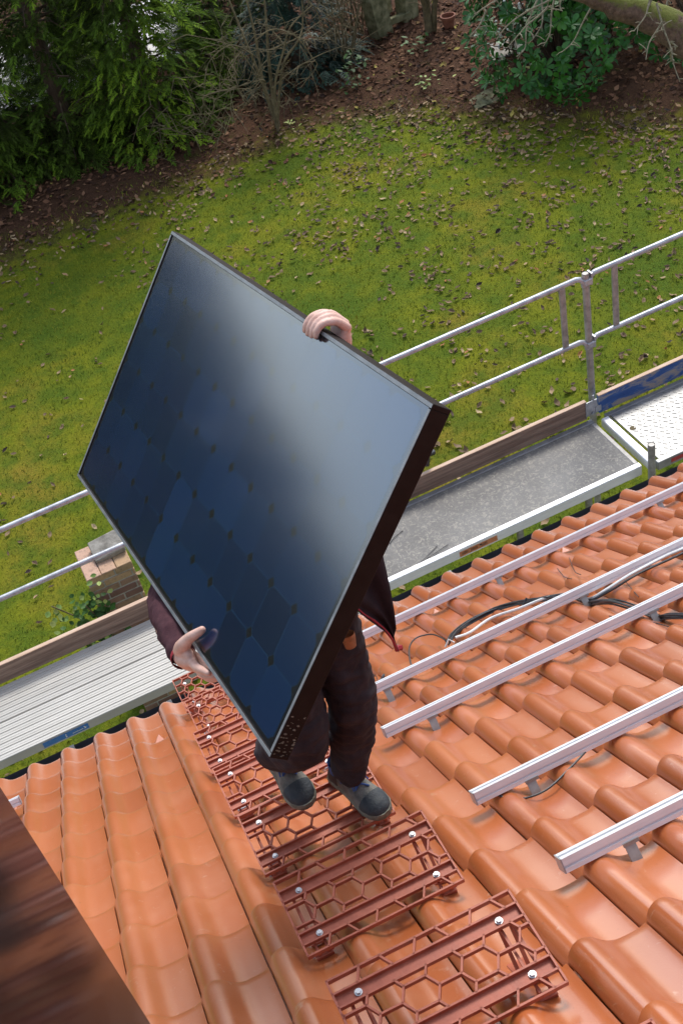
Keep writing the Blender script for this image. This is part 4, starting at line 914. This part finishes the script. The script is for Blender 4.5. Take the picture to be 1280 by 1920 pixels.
# mossy stone posts with a bar, slabs, pot, ferns
sb = thing('stone_bench_frame', (7.7, 13.3, gz(7.7, 13.3)), 'two weathered mossy stone posts joined by a low bar, among leaf litter', 'stone posts')
def spost(c, h, wd, dp, lean):
    mb = MB(); ax = Matrix.Rotation(lean, 3, 'Y') @ Matrix.Rotation(.35, 3, 'Z'); X, Y, Z = ax.col; c = Vector(c)
    mb.prism([(-wd / 2, -.1), (wd / 2, -.1), (wd / 2, h * .82), (wd * .28, h), (-wd * .32, h), (-wd / 2, h * .86)], c - Y * dp / 2, c + Y * dp / 2, X, Z); part('upright', mb, M['mossstone'], sb, smooth=0)
zz = gz(7.6, 13.2); spost((7.42, 13.25, zz), .72, .30, .22, R_(-5)); spost((7.98, 13.45, zz), .78, .28, .22, R_(2)); spost((7.62, 13.75, zz), .6, .5, .12, R_(0))
mb = MB(); mb.bbox((7.72, 13.34, zz + .12), .5, .09, .10, b=.01); part('low_bar', mb, M['mossstone'], sb)
def slab(c, pts, label, mat='slab'):
    mb = MB(); n = len(pts); c = Vector(c); vs = [c + Vector((x, y, z)) for z in (-.04, .03) for x, y in pts]; mb.add(vs, [tuple(range(n, 2 * n)), tuple(reversed(range(n)))] + [(i, (i + 1) % n, n + (i + 1) % n, n + i) for i in range(n)]); solo('stone_slab', mb, M[mat], label, 'stone slab', smooth=0, base=c)
slab((7.52, 10.15, GZ - .01), [(-.26, -.20), (.1, -.2), (.36, -.05), (.4, .16), (.1, .2), (-.2, .1)], 'flat grey stone set in the ground at the lawn edge', 'mossstone')
slab((8.45, 11.25, gz(8.45, 11.25)), [(-.3, -.2), (.3, -.22), (.22, .28), (-.1, .32)], 'pale paving stone left of the laurel bush')
pt = MB(); zc = gz(8.27, 12.6); prf = [(.07, 0), (.10, .15), (.12, .16), (.12, .20), (.10, .20), (.09, .14), (.0, .12)]
vs = [(8.27 + r * math.cos(k * 6.283 / 16), 12.62 + r * math.sin(k * 6.283 / 16), zc + z) for r, z in prf for k in range(16)]
pt.add(vs, [(i * 16 + k, i * 16 + (k + 1) % 16, i * 16 + 16 + (k + 1) % 16, i * 16 + 16 + k) for i in range(len(prf) - 1) for k in range(16)]); solo('flower_pot', pt, M['terracotta'], 'small dark terracotta pot on the leaf litter near the stem clump', 'flower pot', base=(8.27, 12.62, zc))
def sprig(c, label, n, L, tint, H=.25, spread=.12):
    t_ = thing('seedling', c, label, 'plant'); mb = MB(); c = Vector(c); s_ = MB()
    for k in range(n):
        p = c + Vector((random.gauss(0, spread), random.gauss(0, spread), random.uniform(.05, H))); leafpoly(mb, p, (random.gauss(0, 1), random.gauss(0, 1), random.gauss(.1, .4)), Vector((0, 0, 1)), L * random.uniform(.7, 1.2), L * .5, .1, .1, random.uniform(*tint))
        if k % 3 == 0: s_.tube([c, p], .003, 4)
    part('leaves', mb, M['ivy'], t_, smooth=0); part('stems', s_, M['stem'], t_)
sprig((7.05, 11.05, gz(7.05, 11.05)), 'yellow green seedling on the litter above the lawn edge', 24, .08, (.78, 1))
sprig((7.95, 10.35, GZ), 'yellowing plant between the grey stone and the laurel', 40, .09, (.7, 1), .2, .16)
sprig((5.12, 11.45, GZ), 'tiny yellow leaved shoot at the bare shrub\'s foot', 10, .06, (.85, 1), .15, .05)
sprig((7.6, 12.3, gz(7.6, 12.3)), 'low green weed on the litter below the stem clump', 22, .10, (.3, .6), .15, .12)
sprig((6.35, 11.9, gz(6.35, 11.9)), 'weeping green sprig at the litter edge right of the bare shrub', 40, .10, (.1, .4), .55, .10)

# ------------------------------------------------------------------ the worker
def blob(name, chains, mat, parent, voxel=.009, sm=6, wr=0, wscale=14, zs=1.9, adapt=None, extra=None):
    """closed surface grown round tapering limbs"""
    mb = MB()
    for pts, rad in chains:
        P = smoothpts(pts, 4) if len(pts) > 2 else [Vector(pts[0]).lerp(Vector(pts[1]), k / 4) for k in range(5)]
        n = len(P); m = len(pts); rs = []
        for k in range(n):
            q = k / (n - 1) * (m - 1); i = min(int(q), m - 2); rs.append(rad[i] + (rad[i + 1] - rad[i]) * (q - i))
        d0 = (P[0] - P[1]).normalized(); d1 = (P[-1] - P[-2]).normalized()
        A = [(P[0] + d0 * rs[0] * math.sin(a), rs[0] * math.cos(a)) for a in (1.5, 1.1, .7, .35)]; B = [(P[-1] + d1 * rs[-1] * math.sin(a), rs[-1] * math.cos(a)) for a in (.35, .7, 1.1, 1.5)]
        allp = A + list(zip(P, rs)) + B; mb.tube([a for a, _ in allp], [max(b_, .0008) for _, b_ in allp], 14)
    if extra: extra(mb)
    me = mb.mesh(name, (0, 0, 0), 180); tmp = bpy.data.objects.new('tmp', me); COL.objects.link(tmp)
    r = tmp.modifiers.new('r', 'REMESH'); r.mode = 'VOXEL'; r.voxel_size = voxel
    s = tmp.modifiers.new('s', 'SMOOTH'); s.iterations = sm; s.factor = .5
    dg = bpy.context.evaluated_depsgraph_get(); dg.update(); out = bpy.data.meshes.new_from_object(tmp.evaluated_get(dg)); bpy.data.objects.remove(tmp)
    if wr:
        nm = [Vector(v_.normal) for v_ in out.vertices]
        for v_, n_ in zip(out.vertices, nm):
            c = v_.co; q = noise.noise(Vector((c.x * wscale, c.y * wscale, c.z * wscale * 1.9))) + .5 * noise.noise(Vector((c.x * wscale * 2.3, c.y * wscale * 2.3, c.z * wscale * 4 + 7)))
            v_.co = c + n_ * (q * wr)
    o = wloc(parent) if parent is not None else Vector((0, 0, 0))
    if o.length: out.transform(Matrix.Translation(-o))
    out.shade_smooth(); out.name = name
    return link(name, out, mat, parent)
TT = -PX; SS = -PY     # along the edge towards the panel's left corner; in-plane away from the carrier's low edge
def hp(base, t_, s_, n_): return base + TT * t_ + SS * s_ + PN * n_
RB = Q2.lerp(Q3, .285); LB = Q0.lerp(Q1, .655)
h = lambda *a: hp(RB, *a)
wrR = h(.068, -.050, -.012)
handR = [([wrR, h(.034, -.046, -.008), h(-.002, -.036, -.010)], [.027, .026, .0155]), ([wrR, h(.034, -.052, -.022), h(.004, -.047, -.030)], [.027, .025, .015]), ([wrR, h(.036, -.054, -.036), h(.012, -.055, -.048)], [.026, .023, .0145]), ([wrR, h(.042, -.054, -.046), h(.022, -.058, -.062)], [.023, .020, .013]),
    ([h(.050, -.040, .0), h(.030, -.018, .014), h(.006, .016, .021), h(-.010, .038, .018), h(-.022, .058, .0125)], [.021, .0195, .0138, .0124, .0095]), ([h(.03, -.03, .004), h(.008, -.026, -.002)], [.019, .014]),
    ([h(-.002, -.036, -.010), h(-.040, -.030, -.006), h(-.072, -.020, -.006), h(-.094, -.013, -.008)], [.0138, .0112, .0100, .0078]),
    ([h(.004, -.047, -.030), h(-.032, -.048, -.034), h(-.060, -.032, -.046), h(-.066, -.008, -.056)], [.0134, .0112, .0098, .0080]),
    ([h(.012, -.055, -.048), h(-.020, -.060, -.056), h(-.044, -.042, -.066), h(-.046, -.012, -.062)], [.0128, .0108, .0096, .0078]),
    ([h(.022, -.058, -.062), h(-.004, -.064, -.072), h(-.022, -.048, -.078), h(-.022, -.020, -.068)], [.0116, .0098, .0086, .0070])]
h = lambda *a: hp(LB, *a)
wrL = h(-.010, -.046, -.070)
lf = []
for i, (tt_, ln) in enumerate(((.020, .96), (.001, 1.08), (-.018, 1.02), (-.036, .84))):
    lf.append(([h(tt_ * .88 - .001, .024 + (.005 if i in (1, 2) else 0), -.056), h(tt_, .034 * ln, -.022), h(tt_, .018 * ln, .005), h(tt_ + .001, -.004, .0125), h(tt_ + .002, -.021 * ln, .0095)], [.0114, .0096, .0087, .0082, .0068]))
handL = lf + [([h(.004, .004, -.064), h(-.024, .0, -.064)], [.017, .017]), ([wrL, h(-.010, -.014, -.068), h(.016, .014, -.058)], [.028, .026, .015]), ([wrL, h(-.012, -.010, -.068), h(.0, .020, -.058)], [.028, .025, .015]), ([wrL, h(-.018, -.012, -.068), h(-.016, .018, -.058)], [.027, .024, .015]), ([wrL, h(-.024, -.016, -.068), h(-.030, .012, -.058)], [.025, .021, .0135]),
    ([h(-.0, -.022, -.074), h(.024, -.020, -.068), h(.042, -.026, -.060), h(.056, -.038, -.056)], [.016, .013, .0115, .009])]
elR = Vector((.150, -2.50, 3.25)); shR = Vector((.40, -2.31, 3.36)); shL = Vector((.80, -2.27, 3.44)); elL = Vector((.80, -2.33, 3.60))
hd = Vector((.665, -2.17, 3.62)); neck = Vector((.63, -2.21, 3.47)); chest = Vector((.60, -2.27, 3.30)); pelv = Vector((.515, -2.40, 2.93))
hipR = Vector((.43, -2.40, 2.90)); hipL = Vector((.565, -2.39, 2.90))
# the leg at the right of the picture is the worker's left one
knL = Vector((.545, -2.47, 2.50)); anL = Vector((.495, -2.465, 2.165)); knR = Vector((.375, -2.50, 2.50)); anR = Vector((.308, -2.315, 2.235))
person = thing('person', (.45, -2.45, 2.06), 'worker in dark work clothes walking up the roof, hidden behind the solar panel', 'person')
def headx(mb):
    mb.sphere(hd, .098, 14, (.82, 1.0, 1.15)); mb.sphere(hd + Vector((0, -.035, -.055)), .066, 12, (.85, .95, 1)); mb.tube([hd + Vector((0, -.093, .0)), hd + Vector((0, -.118, -.03)), hd + Vector((0, -.096, -.04))], [.008, .015, .010], 8)
    for s in (-1, 1): mb.sphere(hd + Vector((s * .083, .0, -.012)), .026, 8, (.4, .8, 1.2))
    mb.tube([hd + Vector((-.022, -.095, -.068)), hd + Vector((0, -.102, -.066)), hd + Vector((.022, -.095, -.068))], .007, 6)
body = blob('body', handR + handL + [([wrR, elR, shR], [.027, .040, .05]), ([wrL, elL, shL], [.027, .040, .05]), ([shR, chest, shL], [.06, .11, .06]), ([pelv, chest, neck, hd], [.12, .11, .058, .06]), ([hipR, knR, anR], [.075, .052, .038]), ([hipL, knL, anL], [.075, .052, .038])], M['skin'], person, .0026, 1, extra=headx)
hr = MB(); hr.sphere(hd + Vector((0, .018, .03)), .105, 14, (.84, .98, 1.08)); part('hair', hr, M['hair'], person, smooth=180)
for s in (-1, 1):
    mb = MB(); mb.sphere(hd + Vector((s * .032, -.088, .008)), .013, 8); part('eye', mb, M['eye'], person)
# trousers
blob('trousers', [([pelv + Vector((0, 0, .10)), pelv], [.135, .145]), ([hipL, hipL.lerp(knL, .5) + Vector((.012, -.01, 0)), knL + Vector((.012, -.015, .01)), knL.lerp(anL, .45) + Vector((.012, .01, 0)), anL + Vector((.0, .0, .02))], [.102, .086, .076, .074, .058]),
    ([hipR, hipR.lerp(knR, .5) + Vector((-.01, -.02, 0)), knR + Vector((.0, -.012, 0)), knR.lerp(anR, .5) + Vector((.005, -.02, .01)), anR + Vector((.0, -.005, .022))], [.105, .090, .084, .086, .074])], M['trouser'], person, .008, 3, .0105, 15)
# sleeves of the fleece and the open jacket
cR = wrR + (elR - wrR).normalized() * .006
blob('fleece', [([cR, cR.lerp(elR, .2), cR.lerp(elR, .4), elR, elR.lerp(shR, .5), shR], [.0335, .042, .047, .051, .062, .072]), ([wrL + (elL - wrL) * .5, elL, shL], [.038, .050, .072]), ([shR, chest, shL], [.07, .125, .07]), ([pelv + Vector((0, 0, .08)), chest], [.14, .13])], M['fleece'], person, .008, 3, .0058, 26)
mb = MB(); d = (elR - wrR).normalized(); mb.tube([cR - d * .036, cR - d * .032, cR - d * .02], [.0295, .031, .030], 20, cap=False); part('cuff_lining', mb, M['lining'], person)
blob('jacket', [([pelv + Vector((.02, .05, .06)), chest + Vector((.01, .05, -.08)), chest + Vector((0, .04, .05))], [.150, .148, .12]), ([chest + Vector((.05, 0, -.06)), pelv + Vector((.10, -.02, .10))], [.125, .11]), ([shL, elL.lerp(shL, .3)], [.082, .07])], M['jacket'], person, .010, 4, .006, 16)
rows = [((.585, -2.43, 3.17), (.782, -2.43, 3.16)), ((.585, -2.455, 3.09), (.770, -2.45, 3.075)), ((.59, -2.475, 3.02), (.762, -2.46, 3.00)), ((.615, -2.49, 2.955), (.755, -2.465, 2.92)), ((.655, -2.505, 2.885), (.745, -2.475, 2.845)), ((.695, -2.515, 2.815), (.737, -2.485, 2.78)), ((.715, -2.52, 2.75), (.730, -2.49, 2.73)), ((.719, -2.52, 2.70), (.728, -2.50, 2.695))]
def flap(off):
    mb = MB(); n = 14; vs = []
    for side in (0, 1):
        for i, (a, b_) in enumerate(rows):
            a, b_ = Vector(a), Vector(b_)
            for k in range(n + 1):
                q = k / n; p = a.lerp(b_, q); wv = .020 * math.sin(q * 5.2 + i * .55) + .012 * math.sin(q * 11 - i * .8) + .016 * math.sin(q * 3.1)
                vs.append(p + Vector((0, -wv * (1 if i < 6 else .5) + (.006 if side else -.002) + off, .010 * math.sin(q * 7 + i))))
    m = len(rows) * (n + 1); nn_ = n + 1; fs = []
    for i in range(len(rows) - 1):
        for k in range(n): a = i * nn_ + k; fs += [(a, a + nn_, a + nn_ + 1, a + 1), (m + a, m + a + 1, m + a + nn_ + 1, m + a + nn_)]
        a = i * nn_; fs += [(a, m + a, m + a + nn_, a + nn_)]; a += n; fs += [(a, a + nn_, m + a + nn_, m + a)]
    a = (len(rows) - 1) * nn_
    for k in range(n): fs.append((a + k, m + a + k, m + a + k + 1, a + k + 1))
    mb.add(vs, fs); return mb
part('jacket_flap', flap(0), M['jacket'], person, smooth=180)
mb = MB(); ed = [Vector(r[0]) + Vector((0, -.006, -.003)) for r in rows[2:]] + [Vector((.727, -2.512, 2.688)), Vector((.742, -2.512, 2.683))]
for p, q in zip(ed, ed[1:]): mb.tube([p, p.lerp(q, .5) + Vector((random.gauss(0, .002), 0, random.gauss(0, .002))), q], [.0035, .0045, .0035], 6)
mb.tube([ed[-3], ed[-2], ed[-1]], [.005, .0095, .008], 6); part('red_piping', mb, M['lining'], person)
mb = MB(); lx = Vector((.588, -2.53, 2.86))
vs = []; fs = []
for k in range(12):
    a = k * 6.283 / 12
    for z, r in ((0, .020), (-.02, .021), (-.055, .017)): vs.append(lx + Vector((math.cos(a) * r, math.sin(a) * r * .7, z)))
for k in range(12):
    for j in range(2): b2 = ((k + 1) % 12) * 3; fs.append((k * 3 + j, b2 + j, b2 + j + 1, k * 3 + j + 1))
mb.add(vs, fs); part('tool_holster', mb, M['leather'], person)
# work shoes
def shoe(heel, toe, z, label, pitch=0):
    heel = Vector((*heel, z)); toe = Vector((*toe, z + pitch)); d = toe - heel; L = d.length; X = d.normalized(); Z0 = Vector((0, 0, 1)); Y = Z0.cross(X).normalized(); Z = X.cross(Y)
    ws = [(0, .030, .0, .060), (.04, .036, 0, .085), (.16, .037, 0, .105), (.30, .036, 0, .112), (.45, .039, 0, .086), (.60, .046, 0, .066), (.75, .050, 0, .056), (.88, .044, 0, .048), (.96, .030, 0, .038), (1.0, .012, 0, .024)]
    root = MB(); n = 14
    def ring(q, wv, h, z0=.022, grow=0):
        c = heel + X * (L * q); o = []
        for k in range(n):
            a = math.pi * k / (n - 1); o.append(c + Y * ((wv + grow) * math.cos(a)) + Z * (z0 + (h - z0) * max(0, math.sin(a)) ** .7))
        return o
    sole = MB(); vs = []; m = len(ws)
    for zl, gr in ((.0, -.001), (.004, .003), (.022, .004), (.027, .0)):
        for q, wv, _, _h in ws: c = heel + X * (L * (q * 1.02 - .01)); vs += [c - Y * (wv + gr) + Z * zl, c + Y * (wv + gr) + Z * zl]
    fs = []
    for l in range(3):
        for i in range(m - 1):
            for sd_ in (0, 1): a = l * 2 * m + i * 2 + sd_; fs.append((a, a + 2, a + 2 * m + 2, a + 2 * m))
        a = l * 2 * m; fs.append((a, a + 1, a + 2 * m + 1, a + 2 * m)); a = l * 2 * m + 2 * (m - 1); fs.append((a, a + 1, a + 2 * m + 1, a + 2 * m))
    for l in (0, 3):
        for i in range(m - 1): a = l * 2 * m + i * 2; fs.append((a, a + 1, a + 3, a + 2))
    sole.add(vs, fs)
    def band(i0, i1, grow=0, lift=0):
        mb = MB(); vs = []
        sub = [(q, wv, h_) for q, wv, _, h_ in ws]
        qs_ = np.linspace(i0, i1, 14); arr = np.array(sub)
        for q in qs_: vs += ring(q, float(np.interp(q, arr[:, 0], arr[:, 1])), float(np.interp(q, arr[:, 0], arr[:, 2])) + lift, .022, grow)
        mb.add(vs, [(i * n + k, i * n + k + 1, i * n + n + k + 1, i * n + n + k) for i in range(13) for k in range(n - 1)]); mb.add([vs[k] for k in range(n)] + [vs[-n + k] for k in range(n)], [tuple(range(n)), tuple(range(2 * n - 1, n - 1, -1))]); return mb
    up = part('shoe', band(0, .99), M['shoetan'], person, smooth=180, label=label)
    part('sole', sole, M['sole'], up, smooth=40); part('toe_cap', band(.70, 1.0, .0014, .0016), M['shoedark'], up, smooth=180); part('heel_cap', band(0, .22, .0012, .0012), M['shoedark'], up, smooth=180)
    mb = MB(); mb.tube([heel + X * L * .16 + Z * .075, heel + X * L * .14 + Z * .115], [.037, .034], 16, cap=False); mb.tube(smoothpts([heel + X * L * .30 + Z * .115 + Y * .02, heel + X * L * .26 + Z * .125, heel + X * L * .30 + Z * .115 - Y * .02]), .008, 8); part('collar', mb, M['lace'], up)
    lc = MB()
    for k in range(4):
        q = .36 + k * .065; hh = float(np.interp(q, [.30, .45, .60, .75], [.112, .086, .066, .056])) + .003; sg = 1 if k % 2 else -1
        c = heel + X * L * q; lc.tube(smoothpts([c - Y * .022 * sg + Z * (hh - .009), c + Z * (hh + .003), c + X * .018 + Y * .022 * sg + Z * (hh - .012)]), .0032, 6)
    c = heel + X * L * .36 + Z * .108
    for sg in (-1, 1): lc.tube(smoothpts([c, c + Y * sg * .03 + Z * .014, c + Y * sg * .045 + X * .012 - Z * .01, c + Y * sg * .02 + X * .01, c]), .0028, 6); lc.tube(smoothpts([c, c + X * .03 + Y * sg * .022 + Z * .0, c + X * .055 + Y * sg * .032 - Z * .03]), .0026, 6)
    part('laces', lc, M['lace'], up)
shoe((.462, -2.365), (.540, -2.600), 2.049, 'shoe planted on the tread, toe near its right end')
shoe((.297, -2.225), (.325, -2.475), 2.115, 'shoe just lifted off the tread, seen from the toe', -.012)
